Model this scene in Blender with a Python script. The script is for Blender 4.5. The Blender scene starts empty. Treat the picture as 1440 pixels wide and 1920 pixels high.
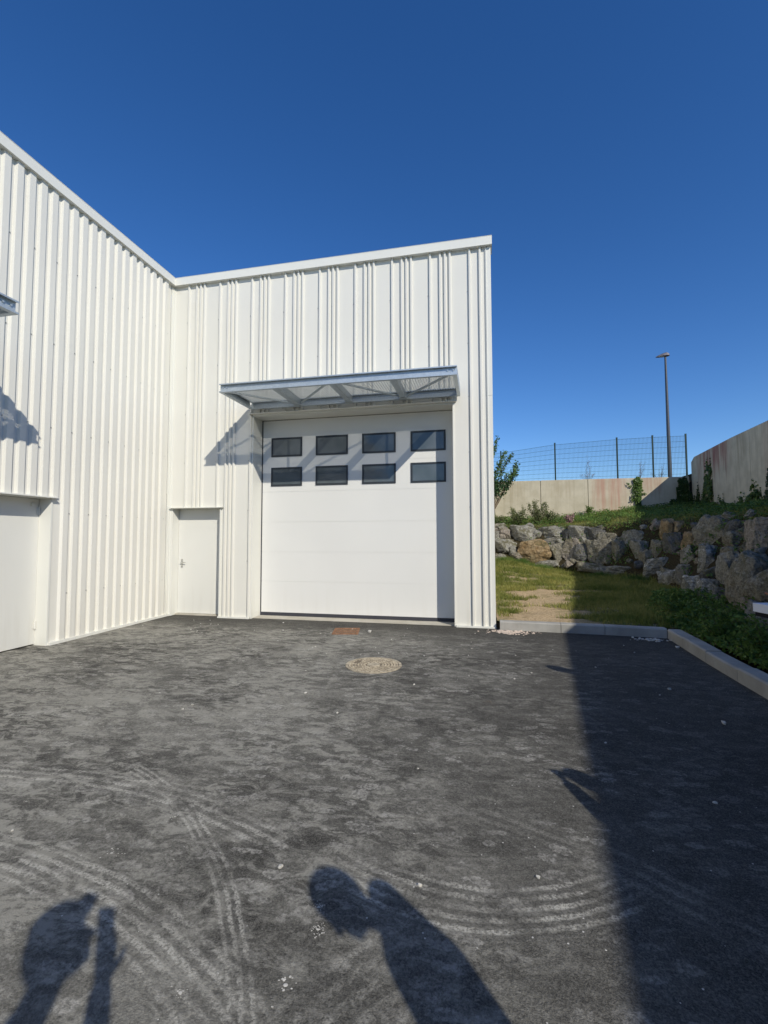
import bpy, bmesh, math, random
import numpy as np
from mathutils import Vector, Matrix, noise as mnoise
random.seed(7); rng = np.random.default_rng(7)
S = bpy.context.scene
COL = S.collection
R = math.radians

# ------------------------------------------------------------------ camera
YAW, PITCH, ROLL = R(-12.194), R(3.087), R(-0.11)
CAM = Vector((6.448, -8.489, 1.62))
F = Vector((math.sin(YAW)*math.cos(PITCH), math.cos(YAW)*math.cos(PITCH), math.sin(PITCH)))
RT = Vector((math.cos(YAW), -math.sin(YAW), 0)); UP = RT.cross(F)
r_ = RT*math.cos(ROLL) + UP*math.sin(ROLL); u_ = -RT*math.sin(ROLL) + UP*math.cos(ROLL)
cd = bpy.data.cameras.new('camera'); cam = bpy.data.objects.new('camera', cd); COL.objects.link(cam)
cd.sensor_fit = 'HORIZONTAL'; cd.sensor_width = 36; cd.lens = 863.545/1440*36
cd.clip_start = .015; cd.clip_end = 3000
m = Matrix((r_, u_, -F)).transposed().to_4x4(); m.translation = CAM; cam.matrix_world = m
S.camera = cam

# ------------------------------------------------------------------ sky and sun
SUNV = Vector((.885, -1.0, .887)).normalized()          # towards the sun
EL = math.asin(SUNV.z); AZ = math.atan2(SUNV.x, SUNV.y)
w = bpy.data.worlds.new('World'); S.world = w; w.use_nodes = True
nt = w.node_tree; bg = nt.nodes['Background']
sky = nt.nodes.new('ShaderNodeTexSky'); sky.sky_type = 'NISHITA'; sky.sun_disc = False
sky.sun_elevation = EL; sky.sun_rotation = AZ; sky.altitude = 900; sky.air_density = 1.0
sky.dust_density = .15; sky.ozone_density = 3.5
hs = nt.nodes.new('ShaderNodeHueSaturation'); hs.inputs['Saturation'].default_value = 1.26; hs.inputs['Hue'].default_value = .509; hs.inputs['Value'].default_value = 1.25
nt.links.new(sky.outputs[0], hs.inputs['Color']); nt.links.new(hs.outputs[0], bg.inputs[0]); bg.inputs[1].default_value = .10
ld = bpy.data.lights.new('sun', 'SUN'); sun = bpy.data.objects.new('sun', ld); COL.objects.link(sun)
ld.energy = 3.6; ld.angle = R(.53); ld.color = (1, .94, .82)
sun.rotation_euler = SUNV.to_track_quat('Z', 'Y').to_euler(); sun.location = (20, -20, 20)
vs = S.view_settings; vs.view_transform = 'Standard'; vs.look = 'None'; vs.gamma = 1; vs.exposure = .17
S.cycles.max_bounces = 8

# ------------------------------------------------------------------ node helpers
class NG:
    def __init__(s, name, rough=.6, spec=.3, metal=0):
        s.m = bpy.data.materials.new(name); s.m.use_nodes = True; s.t = s.m.node_tree
        s.b = s.t.nodes['Principled BSDF']
        s.b.inputs['Roughness'].default_value = rough
        s.b.inputs['Specular IOR Level'].default_value = spec
        s.b.inputs['Metallic'].default_value = metal
        s.geo = s.t.nodes.new('ShaderNodeNewGeometry')
        s.P = s.geo.outputs['Position']
    def n(s, k): return s.t.nodes.new(k)
    def put(s, sock, v):
        if hasattr(v, 'is_output'): s.t.links.new(v, sock)
        elif isinstance(v, (tuple, list)) and len(v) == 3 and sock.type == 'RGBA': sock.default_value = (*v, 1)
        else: sock.default_value = v
    def M(s, op, a, b=0., c=0., clamp=False):
        x = s.n('ShaderNodeMath'); x.operation = op; x.use_clamp = clamp
        s.put(x.inputs[0], a); s.put(x.inputs[1], b); s.put(x.inputs[2], c); return x.outputs[0]
    def sep(s, v):
        x = s.n('ShaderNodeSeparateXYZ'); s.put(x.inputs[0], v); return x.outputs
    def comb(s, x_, y_, z_=0.):
        x = s.n('ShaderNodeCombineXYZ'); s.put(x.inputs[0], x_); s.put(x.inputs[1], y_); s.put(x.inputs[2], z_); return x.outputs[0]
    def map(s, v, sc=(1, 1, 1), rot=(0, 0, 0), loc=(0, 0, 0)):
        x = s.n('ShaderNodeMapping'); s.put(x.inputs[0], v)
        x.inputs['Scale'].default_value = sc; x.inputs['Rotation'].default_value = rot; x.inputs['Location'].default_value = loc
        return x.outputs[0]
    def noise(s, v, sc, det=4, rough=.55, dist=0):
        x = s.n('ShaderNodeTexNoise'); s.put(x.inputs['Vector'], v); x.inputs['Scale'].default_value = sc
        x.inputs['Detail'].default_value = det; x.inputs['Roughness'].default_value = rough; x.inputs['Distortion'].default_value = dist
        return x.outputs[0]
    def ss(s, v, a, b, lo=0., hi=1.):
        x = s.n('ShaderNodeMapRange'); x.interpolation_type = 'SMOOTHSTEP'
        s.put(x.inputs[0], v); x.inputs[1].default_value = a; x.inputs[2].default_value = b
        x.inputs[3].default_value = lo; x.inputs[4].default_value = hi; return x.outputs[0]
    def mix(s, f, a, b):
        x = s.n('ShaderNodeMix'); x.data_type = 'RGBA'; s.put(x.inputs[0], f); s.put(x.inputs[6], a); s.put(x.inputs[7], b); return x.outputs[2]
    def color(s, v): s.put(s.b.inputs['Base Color'], v); return s
    def bump(s, h, strength=.3, dist=.01):
        x = s.n('ShaderNodeBump'); s.put(x.inputs['Height'], h); x.inputs['Strength'].default_value = strength
        x.inputs['Distance'].default_value = dist; s.t.links.new(x.outputs[0], s.b.inputs['Normal'])
    def objc(s):
        return s.n('ShaderNodeTexCoord').outputs['Object']
    def rnd(s):
        return s.n('ShaderNodeObjectInfo').outputs['Random']

def simple(name, col, rough=.6, spec=.3, metal=0, var=.0, sc=8, bump=0):
    g = NG(name, rough, spec, metal)
    if var:
        n = g.noise(g.P, sc, 5)
        g.color(g.mix(g.ss(n, .3, .7), tuple(c*(1-var) for c in col), tuple(min(1, c*(1+var)) for c in col)))
        if bump: g.bump(n, bump, .01)
    else: g.color(col)
    return g.m

# white coated steel of the cladding: faint rain dirt near the foot
def white_steel(name, col, rough=.42, dirty=.35):
    g = NG(name, rough, .35)
    z = g.sep(g.P)[2]
    d = g.noise(g.map(g.P, (9, 9, .5)), 1., 4)
    dirt = g.M('MULTIPLY', g.ss(z, .9, 0.), g.ss(d, .45, .75, 0., dirty))
    b = g.noise(g.P, .8, 2)
    c = g.mix(g.ss(b, .3, .7), tuple(x*.97 for x in col), col)
    g.color(g.mix(dirt, c, (.48, .45, .38)))
    g.bump(g.noise(g.map(g.P, (3, 3, .6)), 1.5, 2), .06, .02)
    return g.m
M_clad = white_steel('white_coated_steel', (.72, .705, .64))
M_trim = white_steel('white_flashing', (.73, .725, .665))
M_door = white_steel('white_door_panel', (.72, .715, .68), .38, .10)
M_pdoor = white_steel('white_door_leaf', (.70, .695, .645), .4)
M_rub = simple('black_rubber', (.045, .046, .055), .7)
M_frame = simple('dark_grey_window_frame', (.035, .042, .05), .45)
M_steel = simple('handle_steel', (.55, .55, .53), .3, .5, .9)
M_screw = simple('screw_head', (.42, .42, .40), .4, .5, .3)
def galv():
    g = NG('galvanised_steel', .42, .5, .55)
    v = g.n('ShaderNodeTexVoronoi'); v.inputs['Scale'].default_value = 45; g.put(v.inputs['Vector'], g.P)
    n = g.noise(g.P, 6, 3)
    f = g.M('ADD', g.M('MULTIPLY', g.sep(v.outputs['Color'])[0], .4), g.M('MULTIPLY', n, .6))
    g.color(g.mix(f, (.42, .47, .50), (.60, .66, .70)))
    g.bump(n, .05, .01); return g.m
M_galv = galv()
M_deck = simple('perforated_galvanised_sheet', (.66, .70, .71), .5, .5, .15, .06, 5)
def glass():
    g = NG('window_pane', .08, .5)
    n = g.noise(g.P, 2.2, 2)
    g.color(g.mix(g.ss(n, .3, .7), (.075, .093, .10), (.11, .128, .14)))
    g.b.inputs['Coat Weight'].default_value = .25; g.b.inputs['Coat Roughness'].default_value = .03
    g.bump(g.noise(g.P, 3.2, 1), .25, .02); return g.m
M_glass = glass()

# asphalt with dust, foot marks and curved tyre tracks
def asphalt():
    g = NG('dusty_asphalt', .95, .12)
    P = g.P; X, Y, Z = g.sep(P)
    fine = g.noise(P, 150, 3, .7); mid = g.noise(P, 35, 4, .7)
    big = g.noise(P, .55, 4, .6, .6); stretch = g.noise(g.map(P, (1.2, 2.3, 1), (0, 0, R(24))), 1.5, 6, .68, .6)
    base = g.mix(g.ss(fine, .33, .68), (.014, .014, .0135), (.105, .10, .088))
    gv = g.n('ShaderNodeTexVoronoi'); gv.inputs['Scale'].default_value = 115; g.put(gv.inputs['Vector'], P)
    gr_ = g.sep(gv.outputs['Color'])[0]
    base = g.mix(g.M('MULTIPLY', g.ss(gr_, .62, 1.), .32), base, (.20, .19, .17))
    base = g.mix(g.M('MULTIPLY', g.ss(gr_, .35, .0), .3), base, (.008, .008, .009))
    s2 = g.noise(g.map(P, (3., 5.6, 1), (0, 0, R(22))), 1.9, 6, .75, .8)
    # broad dust veil, heavier on the left (partly painted-in glare), washed away along the doors
    side = g.ss(g.M('ADD', X, g.M('MULTIPLY', g.M('SUBTRACT', big, .5), 2.5)), 8.2, 3.6, .16, 1.35)  # left boost mixes real dust with glare put into the colour
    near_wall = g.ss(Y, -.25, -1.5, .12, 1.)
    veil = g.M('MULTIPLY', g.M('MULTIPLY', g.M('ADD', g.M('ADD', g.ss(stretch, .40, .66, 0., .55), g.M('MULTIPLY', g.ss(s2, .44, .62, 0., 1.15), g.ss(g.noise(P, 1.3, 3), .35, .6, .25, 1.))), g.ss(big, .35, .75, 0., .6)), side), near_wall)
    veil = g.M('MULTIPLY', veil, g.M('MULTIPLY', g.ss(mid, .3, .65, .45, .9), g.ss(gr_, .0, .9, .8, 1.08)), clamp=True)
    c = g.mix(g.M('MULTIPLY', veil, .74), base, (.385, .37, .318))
    # dusty foot marks: voronoi cells squeezed into soles, two layers at different headings
    marks = None
    for k, (sx, sy, rot, seed) in enumerate(((4.6, 9.5, 24, 0), (5.2, 11., -24, 7.3), (6.4, 13., 62, 13.1))):
        v = g.n('ShaderNodeTexVoronoi'); v.inputs['Scale'].default_value = 1; v.inputs['Randomness'].default_value = 1
        wp = g.noise(P, 5, 2)
        q = g.map(P, (sx, sy, 1), (0, 0, R(rot)), (seed, seed, 0))
        vm = g.n('ShaderNodeVectorMath'); vm.operation = 'ADD'; g.put(vm.inputs[0], q)
        g.put(vm.inputs[1], g.comb(g.M('MULTIPLY', wp, 1.2), g.M('MULTIPLY', g.noise(P, 11, 4, .7), 1.5), 0.))
        # keep z fixed so cells are two-dimensional
        q2 = g.sep(vm.outputs[0]); g.put(v.inputs['Vector'], g.comb(q2[0], q2[1], float(k)))
        d = v.outputs['Distance']; rc = g.sep(v.outputs['Color'])
        on = g.M('MULTIPLY', g.ss(rc[0], .5, .85), g.ss(g.noise(P, 1.7, 3), .38, .58, .25, 1.))
        ring = g.M('MULTIPLY', g.ss(d, .42, .3), g.M('ADD', .45, g.ss(d, .05, .34, 0., .55)))
        mk = g.M('MULTIPLY', g.M('MULTIPLY', ring, on), g.ss(g.noise(P, 45, 4, .75), .42, .58, .12, 1.))
        marks = mk if marks is None else g.M('MAXIMUM', marks, mk)
    marks = g.M('MULTIPLY', g.M('MULTIPLY', marks, near_wall), g.ss(X, 8.3, 6.2, .3, 1.))
    c = g.mix(g.M('MULTIPLY', marks, .62, 0., True), c, (.50, .48, .43))
    # tyre tracks: arcs of a turning wheel, each several tread lines
    tr = None; trd = None; trw = g.noise(P, 1.6, 3); trn = g.noise(P, 4.5, 4, .7)
    for (cx, cy, rad, wd, lines, xa, xb, ya, yb, st) in (
            (3.74, -9.84, 4.05, .13, 4, 1.0, 5.6, -7.2, -5.0, .8), (2.72, -8.74, 3.40, .06, 3, 3.8, 6.2, -7.2, -5.2, .75),
            (3.75, -10.1, 3.60, .14, 5, 0., 5.9, -9.5, -6.2, .8), (6.31, -5.13, 1.22, .17, 6, 5.55, 7.3, -7., -5.9, .95),
            (6.81, -7.49, 1.05, .20, 5, 5.5, 6.5, -7.3, -6.3, .45), (4.4, -10.4, 5.2, .16, 4, 5.0, 8.3, -8.5, -5.5, .3)):
        dx = g.M('SUBTRACT', X, cx); dy = g.M('SUBTRACT', Y, cy)
        d = g.M('ADD', g.M('SUBTRACT', g.M('SQRT', g.M('ADD', g.M('MULTIPLY', dx, dx), g.M('MULTIPLY', dy, dy))), rad), g.M('MULTIPLY', g.M('SUBTRACT', trw, .5), .07))
        band = g.ss(g.M('ABSOLUTE', d), wd, wd*.8)
        wave = g.ss(g.M('SINE', g.M('MULTIPLY', g.M('ADD', d, g.M('MULTIPLY', mid, .03)), 2*math.pi*lines/(2*wd))), -.5, .7, .2, 1.)
        win = g.M('MULTIPLY', g.M('MULTIPLY', g.ss(X, xa, xa+.4), g.ss(X, xb, xb-.5)), g.M('MULTIPLY', g.ss(Y, ya, ya+.3), g.ss(Y, yb, yb-.3)))
        t = g.M('MULTIPLY', g.M('MULTIPLY', band, wave), g.M('MULTIPLY', win, st))
        tr = t if tr is None else g.M('MAXIMUM', tr, t)
        u = g.M('MULTIPLY', g.M('MULTIPLY', band, g.M('SUBTRACT', 1., wave)), g.M('MULTIPLY', win, st))
        trd = u if trd is None else g.M('MAXIMUM', trd, u)
    tr = g.M('MULTIPLY', tr, g.M('MULTIPLY', g.ss(g.noise(P, 70, 3, .7), .36, .62, .15, 1.), g.ss(trn, .38, .64, .12, 1.)))
    c = g.mix(g.M('MULTIPLY', trd, .22, 0., True), c, (.045, .044, .042))
    c = g.mix(g.M('MULTIPLY', tr, 1.0, 0., True), c, (.54, .52, .455))
    # rusty sand smudges and a few paint-white grains
    sm = g.ss(g.noise(g.map(P, (1, 1.6, 1)), 1.9, 3), .70, .78); c = g.mix(g.M('MULTIPLY', sm, g.ss(mid, .4, .6, .1, .6)), c, (.26, .19, .12))
    v = g.n('ShaderNodeTexVoronoi'); v.inputs['Scale'].default_value = 42; g.put(v.inputs['Vector'], P)
    sp = g.M('MULTIPLY', g.M('LESS_THAN', v.outputs['Distance'], .17), g.M('GREATER_THAN', g.sep(v.outputs['Color'])[1], .975))
    sp = g.M('MULTIPLY', sp, g.ss(big, .4, .6, .3, 1.))
    c = g.mix(sp, c, (.62, .60, .55))
    g.color(c)
    g.bump(g.M('ADD', g.M('MULTIPLY', fine, .7), g.M('MULTIPLY', mid, .6)), .75, .012)
    return g.m
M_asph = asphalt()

def concrete(name, a, b, streak=.5, stains=(), axis=0, rough=.85):
    g = NG(name, rough, .2)
    X, Y, Z = g.sep(g.P); H = X if axis == 0 else Y
    n = g.noise(g.P, 2.2, 5, .6); st = g.noise(g.comb(g.M('MULTIPLY', H, 7.), 0., g.M('MULTIPLY', Z, .35)), 1., 5, .65)
    c = g.mix(g.ss(n, .3, .7), a, b)
    c = g.mix(g.M('MULTIPLY', g.ss(st, .48, .75), streak), c, tuple(x*.62 for x in a))
    lo = g.noise(g.comb(g.M('MULTIPLY', H, 1.3), 5., g.M('MULTIPLY', Z, .8)), 1., 4, .6)
    for (h0, h1, z0, z1, col, amt) in stains:
        e = (h1-h0)*.22
        mk = g.M('MULTIPLY', g.M('MULTIPLY', g.ss(H, h0-e, h0+e), g.ss(H, h1+e, h1-e)), g.ss(g.M('ADD', Z, g.M('MULTIPLY', st, (z1-z0)*1.3)), z0+(z1-z0)*.55, z1+(z1-z0)*.35))
        mk = g.M('MULTIPLY', g.M('MULTIPLY', mk, g.ss(st, .36, .6, .15, 1.)), amt)
        c = g.mix(mk, c, col)
    g.color(c); g.bump(g.M('ADD', n, g.noise(g.P, 60, 3)), .25, .006)
    return g.m
M_bwall = concrete('beige_precast_concrete', (.44, .395, .29), (.53, .48, .365), .35,
                   [(11.0, 12.15, 2.2, 4.1, (.42, .22, .16), .7), (12.9, 13.6, 3.3, 4.1, (.40, .23, .17), .5), (7.2, 8.2, 2.9, 4.0, (.33, .27, .17), .45), (9.2, 10.2, 3.2, 4.0, (.36, .29, .19), .35)])
M_rwall = concrete('weathered_precast_concrete', (.50, .455, .34), (.62, .565, .43), .6,
                   [(8.2, 11.3, 3.55, 4.8, (.27, .10, .085), .85), (6.9, 7.6, 3.6, 4.8, (.24, .19, .12), .5), (4.6, 5.6, 2.6, 3.9, (.30, .13, .10), .6)], axis=1)
M_kerb = concrete('kerb_concrete', (.30, .29, .26), (.40, .385, .35), .25)
M_sill = concrete('threshold_concrete', (.42, .39, .32), (.52, .49, .42), .1)

def soil():
    g = NG('grassy_soil', .95, .1)
    X, Y, Z = g.sep(g.P)
    a = g.noise(g.map(g.P, (1, 1.8, 1)), 1.6, 5, .65); f = g.noise(g.P, 28, 4, .7)
    sand = g.mix(g.ss(f, .3, .7), (.30, .215, .12), (.56, .43, .27))
    green = g.mix(g.ss(f, .3, .7), (.06, .075, .02), (.20, .19, .08))
    # trodden sandy path from the kerb towards the boulders
    dx = g.M('ABSOLUTE', g.M('SUBTRACT', X, g.M('ADD', 7.45, g.M('MULTIPLY', Y, .09))))
    path = g.M('MULTIPLY', g.M('MULTIPLY', g.ss(g.M('ADD', dx, g.M('MULTIPLY', a, 1.6)), 1.9, .8), g.ss(Y, 6.2, 2.0)), g.ss(g.noise(g.map(g.P, (.8, 3.2, 1)), 2.2, 4, .7), .34, .54, .45, 1.))
    k = g.M('ADD', g.ss(a, .42, .60, 0., .9), path, clamp=True)
    k = g.M('MULTIPLY', k, g.ss(Z, 1.1, .6))
    steep = g.ss(g.sep(g.geo.outputs['Normal'])[2], .92, .75)
    g.color(g.mix(steep, g.mix(k, green, sand), g.mix(g.ss(f, .3, .7), (.02, .018, .01), (.07, .055, .03)))); g.bump(f, .8, .03); return g.m
M_soil = soil()
M_dirt = simple('bank_earth', (.06, .05, .03), .95, .1, 0, .4, 6, .5)

def leafmat(name, a, b, trans=.35, rough=.5):
    g = NG(name, rough, .25)
    f = g.noise(g.P, 9, 3); f2 = g.noise(g.P, 1.1, 2)
    c = g.mix(g.ss(g.M('ADD', g.M('MULTIPLY', f, .55), g.M('MULTIPLY', f2, .45)), .36, .64), a, b); g.color(c)
    tr = g.n('ShaderNodeBsdfTranslucent'); g.t.links.new(c, tr.inputs[0])
    mx = g.n('ShaderNodeMixShader'); mx.inputs[0].default_value = trans
    out = g.t.nodes['Material Output']
    g.t.links.new(g.b.outputs[0], mx.inputs[1]); g.t.links.new(tr.outputs[0], mx.inputs[2]); g.t.links.new(mx.outputs[0], out.inputs[0])
    return g.m
M_grass = leafmat('grass_blades', (.14, .18, .035), (.36, .34, .10))
M_dry = leafmat('dry_grass', (.20, .16, .07), (.34, .27, .13), .2)
M_weed = leafmat('weed_leaves', (.055, .12, .025), (.16, .24, .05))
M_olive = leafmat('grey_green_leaves', (.10, .13, .05), (.27, .29, .13))
M_ivy = leafmat('ivy_leaves', (.04, .085, .018), (.11, .17, .035), .2, .4)
M_ivyd = leafmat('dark_ivy_leaves', (.02, .045, .012), (.05, .085, .02), .2, .4)
M_shrub = leafmat('shrub_leaves', (.035, .085, .035), (.13, .21, .075), .25, .4)
M_twig = simple('twig_bark', (.16, .12, .08), .9, .1, 0, .3, 20)
M_pink = simple('dry_seed_heads', (.30, .19, .18), .9, .1, 0, .3, 20)
M_fence = simple('dark_green_fence_coating', (.012, .035, .035), .45)
M_wire = simple('dark_green_fence_wire', (.02, .06, .06), .5)
M_pole = simple('dark_painted_pole', (.07, .075, .085), .4, .5, .2)
M_lamp = simple('grey_lamp_housing', (.15, .14, .15), .45, .5, .2)
M_rust = None
def rust(name, a, b):
    g = NG(name, .85, .3, .15)
    n = g.noise(g.P, 14, 5, .7); g.color(g.mix(g.ss(n, .35, .65), a, b)); g.bump(g.noise(g.P, 60, 4), .4, .006); return g.m
M_cover = rust('dusty_cast_iron', (.30, .255, .185), (.54, .47, .35))
M_covd = rust('cast_iron_recess', (.13, .11, .08), (.24, .19, .13))
M_grate = rust('rusty_grate_iron', (.20, .095, .05), (.33, .18, .10))

def rockmat(name, a, b, vein, vamt, sc=2.):
    g = NG(name, .9, .2)
    o = g.objc(); rr = g.rnd()
    vm = g.n('ShaderNodeVectorMath'); vm.operation = 'ADD'; g.put(vm.inputs[0], o); g.put(vm.inputs[1], g.comb(g.M('MULTIPLY', rr, 31.), g.M('MULTIPLY', rr, 17.), 0.)); q = vm.outputs[0]
    n = g.noise(q, sc*2, 6, .65, .6); f = g.noise(q, 24, 5, .75)
    w_ = g.noise(g.map(q, (1, 1, 3.2), (.5, .3, 0)), 3.2, 6, .7, 1.2)
    c = g.mix(g.ss(n, .32, .68), a, b)
    c = g.mix(g.M('MULTIPLY', g.ss(f, .42, .66), .7), c, tuple(x*.38 for x in a))
    c = g.mix(g.M('MULTIPLY', g.ss(w_, .56, .66), vamt), c, vein)
    mo = g.M('MULTIPLY', g.ss(g.noise(q, 4, 5, .7), .46, .62), g.ss(g.sep(g.geo.outputs['Normal'])[2], -.2, .6, .3, .85))
    c = g.mix(mo, c, (.10, .09, .04))
    g.color(c); g.bump(g.M('ADD', g.M('MULTIPLY', n, 1.2), g.M('ADD', g.M('MULTIPLY', f, .5), w_)), .9, .06); return g.m
ROCK = dict(grey=rockmat('grey_limestone', (.22, .212, .185), (.41, .395, .34), (.50, .48, .41), .3),
            ochre=rockmat('ochre_limestone', (.33, .22, .11), (.44, .34, .21), (.20, .17, .13), .6, 1.6),
            brown=rockmat('brown_limestone', (.20, .182, .14), (.35, .325, .26), (.46, .43, .35), .35),
            dark=rockmat('dark_limestone', (.10, .10, .098), (.20, .195, .185), (.24, .24, .23), .25),
            pink=rockmat('pinkish_limestone', (.28, .24, .195), (.43, .385, .32), (.45, .42, .36), .4),
            white=rockmat('white_streaked_limestone', (.25, .243, .215), (.40, .39, .345), (.74, .73, .69), .85, 1.5))

# ------------------------------------------------------------------ mesh helpers
def box(bm, x0, x1, y0, y1, z0, z1):
    v = [bm.verts.new((x, y, z)) for x in (x0, x1) for y in (y0, y1) for z in (z0, z1)]
    for f in ((0, 1, 3, 2), (4, 6, 7, 5), (0, 4, 5, 1), (2, 3, 7, 6), (0, 2, 6, 4), (1, 5, 7, 3)): bm.faces.new([v[i] for i in f])
def obox(bm, a, b, wdt, hgt, up=(0, 0, 1)):
    a, b = Vector(a), Vector(b); d = (b-a).normalized(); u = Vector(up); s = d.cross(u).normalized(); u = s.cross(d)
    v = []
    for p in (a, b):
        for (i, j) in ((-1, -1), (1, -1), (1, 1), (-1, 1)): v.append(bm.verts.new(p + s*(i*wdt/2) + u*(j*hgt/2)))
    for f in ((0, 3, 2, 1), (4, 5, 6, 7), (0, 1, 5, 4), (1, 2, 6, 5), (2, 3, 7, 6), (3, 0, 4, 7)): bm.faces.new([v[i] for i in f])
def tube(bm, a, b, r0, r1=None, n=10, caps=True):
    r1 = r0 if r1 is None else r1
    a, b = Vector(a), Vector(b); d = (b-a).normalized()
    s = d.orthogonal().normalized(); u = d.cross(s)
    A = [bm.verts.new(a + (s*math.cos(t) + u*math.sin(t))*r0) for t in [2*math.pi*i/n for i in range(n)]]
    B = [bm.verts.new(b + (s*math.cos(t) + u*math.sin(t))*r1) for t in [2*math.pi*i/n for i in range(n)]]
    for i in range(n): bm.faces.new((A[i], A[(i+1) % n], B[(i+1) % n], B[i]))
    if caps: bm.faces.new(A[::-1]); bm.faces.new(B)
def ball(bm, c, r, sx=1, sy=1, sz=1, sub=2, rot=None):
    m = Matrix.Translation(Vector(c)) @ (rot.to_4x4() if rot is not None else Matrix()) @ Matrix.Diagonal((sx, sy, sz, 1))
    bmesh.ops.create_icosphere(bm, subdivisions=sub, radius=r, matrix=m)
def tag(o, label=None, cat=None, group=None, kind=None):
    if label: o['label'] = label
    if cat: o['category'] = cat
    if group: o['group'] = group
    if kind: o['kind'] = kind
    return o
def link(name, me, mat, parent=None, origin=None, smooth=False):
    if mat is not None:
        for q in (mat if isinstance(mat, (list, tuple)) else [mat]): me.materials.append(q)
    o = bpy.data.objects.new(name, me); COL.objects.link(o)
    if smooth: me.shade_smooth()
    if parent is not None:
        o.parent = parent
    elif origin is not None:
        me.transform(Matrix.Translation(-Vector(origin))); o.location = origin
    return o
def fin(name, bm, mat, parent=None, origin=None, smooth=False, pre=None, bevel=0):
    """parented meshes are given in the parent's local frame"""
    if pre is not None: bm.transform(pre)
    bmesh.ops.recalc_face_normals(bm, faces=bm.faces)
    me = bpy.data.meshes.new(name); bm.to_mesh(me); bm.free()
    o = link(name, me, mat, parent, origin, smooth)
    if bevel:
        md = o.modifiers.new('bevel', 'BEVEL'); md.width = bevel; md.segments = 2; md.limit_method = 'ANGLE'
    return o
def empty(name, loc, rz=0):
    o = bpy.data.objects.new(name, None); COL.objects.link(o); o.location = loc; o.rotation_euler.z = rz
    o.empty_display_size = .2; return o
def dup(o, parent=None):
    c = o.copy(); COL.objects.link(c)
    if parent is not None: c.parent = parent
    for ch in [x for x in o.children]: dup(ch, c)
    return c
NB = bmesh.new
def arr_mesh(name, V, nper, mat, parent=None, origin=None):
    """V: (faces, nper, 3) array of loose polygons"""
    V = np.asarray(V, float); n = len(V)
    me = bpy.data.meshes.new(name)
    me.vertices.add(n*nper); me.vertices.foreach_set('co', V.reshape(-1).astype(np.float32))
    me.loops.add(n*nper); me.loops.foreach_set('vertex_index', np.arange(n*nper, dtype=np.int32))
    me.polygons.add(n); me.polygons.foreach_set('loop_start', np.arange(0, n*nper, nper, dtype=np.int32))
    me.polygons.foreach_set('loop_total', np.full(n, nper, dtype=np.int32))
    me.update(); me.validate()
    return link(name, me, mat, parent, origin)
def leaves(P, size, updir=.0, flat=None, asp=.55):
    """rhombic leaves at points P; flat = preferred normal"""
    P = np.asarray(P, float); n = len(P)
    N = rng.normal(size=(n, 3))
    if flat is not None: N = N*.45 + np.array(flat)
    N /= np.linalg.norm(N, axis=1)[:, None]
    T = rng.normal(size=(n, 3)); T[:, 2] += updir
    T -= (T*N).sum(1)[:, None]*N; T /= np.linalg.norm(T, axis=1)[:, None]
    B = np.cross(N, T); s = size*rng.uniform(.6, 1.25, n)[:, None]
    mid = P + T*s*.1 + N*s*.08
    return np.stack([P - T*s*.5, mid + B*s*asp*.5, P + T*s*.5, mid - B*s*asp*.5], 1)

# ------------------------------------------------------------------ terrain
FOOT = [(3, 9.2), (5.5, 8.9), (7, 8.5), (8.7, 8.1), (10.0, 7.2), (10.7, 6.0), (10.9, 4.5), (10.8, 2.5), (10.5, 0), (10.25, -2), (10.2, -8), (10.2, -18)]
def sst(a, b, x):
    t = max(0, min(1, (x-a)/(b-a))); return t*t*(3-2*t)
def fdist(x, y):
    best = 1e9; sg = 1
    for (ax, ay), (bx, by) in zip(FOOT, FOOT[1:]):
        dx, dy = bx-ax, by-ay; t = max(0, min(1, ((x-ax)*dx+(y-ay)*dy)/(dx*dx+dy*dy)))
        px, py = ax+t*dx-x, ay+t*dy-y; d = math.hypot(px, py)
        if d < best-1e-9: best = d; sg = 1 if (dx*(y-ay)-dy*(x-ax)) > 0 else -1
    return best*sg
def terr(x, y):
    d = fdist(x, y)
    low = .12+.22*sst(0, 6, max(y+.2, (x-9.4)*3))+.38*sst(4, 8, y)*sst(9.5, 7, x)
    if d <= 0: return low
    return low+(2.02-low)*sst(-.25, 1.35, d)-(2.02-low)*sst(-.25, 1.35, 0)*max(0, 1-d*3)+.13*max(0, d-1.0)+.12*sst(10.5, 11.5, x)*sst(.5, 1.5, d)
def rwx(y): return 13.8+.127*(y-5.3)

bm = NB(); box(bm, -1500, 1500, -1500, 1500, -.6, -.02)
tag(fin('ground', bm, M_dirt), kind='structure')
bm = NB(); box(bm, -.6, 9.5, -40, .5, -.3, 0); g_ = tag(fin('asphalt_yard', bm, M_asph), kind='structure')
# grass strip and bank as one height field (not under the building)
bm = NB(); xs = np.concatenate([np.arange(6.66, 9.42, .17), np.arange(9.42, 14.9, .14)]); ys = np.arange(-18, 12.35, .15)
grid = {}
for i, x in enumerate(xs):
    for j, y in enumerate(ys):
        if x < 9.45 and y < -.1: continue
        z = terr(x, y) + .035*mnoise.noise(Vector((x*2.3, y*2.3, 1))) + .02*mnoise.noise(Vector((x*7, y*7, 4)))
        grid[i, j] = bm.verts.new((x, y, z))
for (i, j) in list(grid):
    k = [(i, j), (i+1, j), (i+1, j+1), (i, j+1)]
    if all(q in grid for q in k): bm.faces.new([grid[q] for q in k])
tag(fin('bank_ground', bm, M_soil, smooth=True), kind='structure')
bm = NB()
box(bm, 15.2, 900, -900, 900, 3, 4.3); box(bm, -900, 15.2, 12.6, 900, 3, 3.9)
tag(fin('upper_ground', bm, M_dirt), kind='structure')

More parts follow.
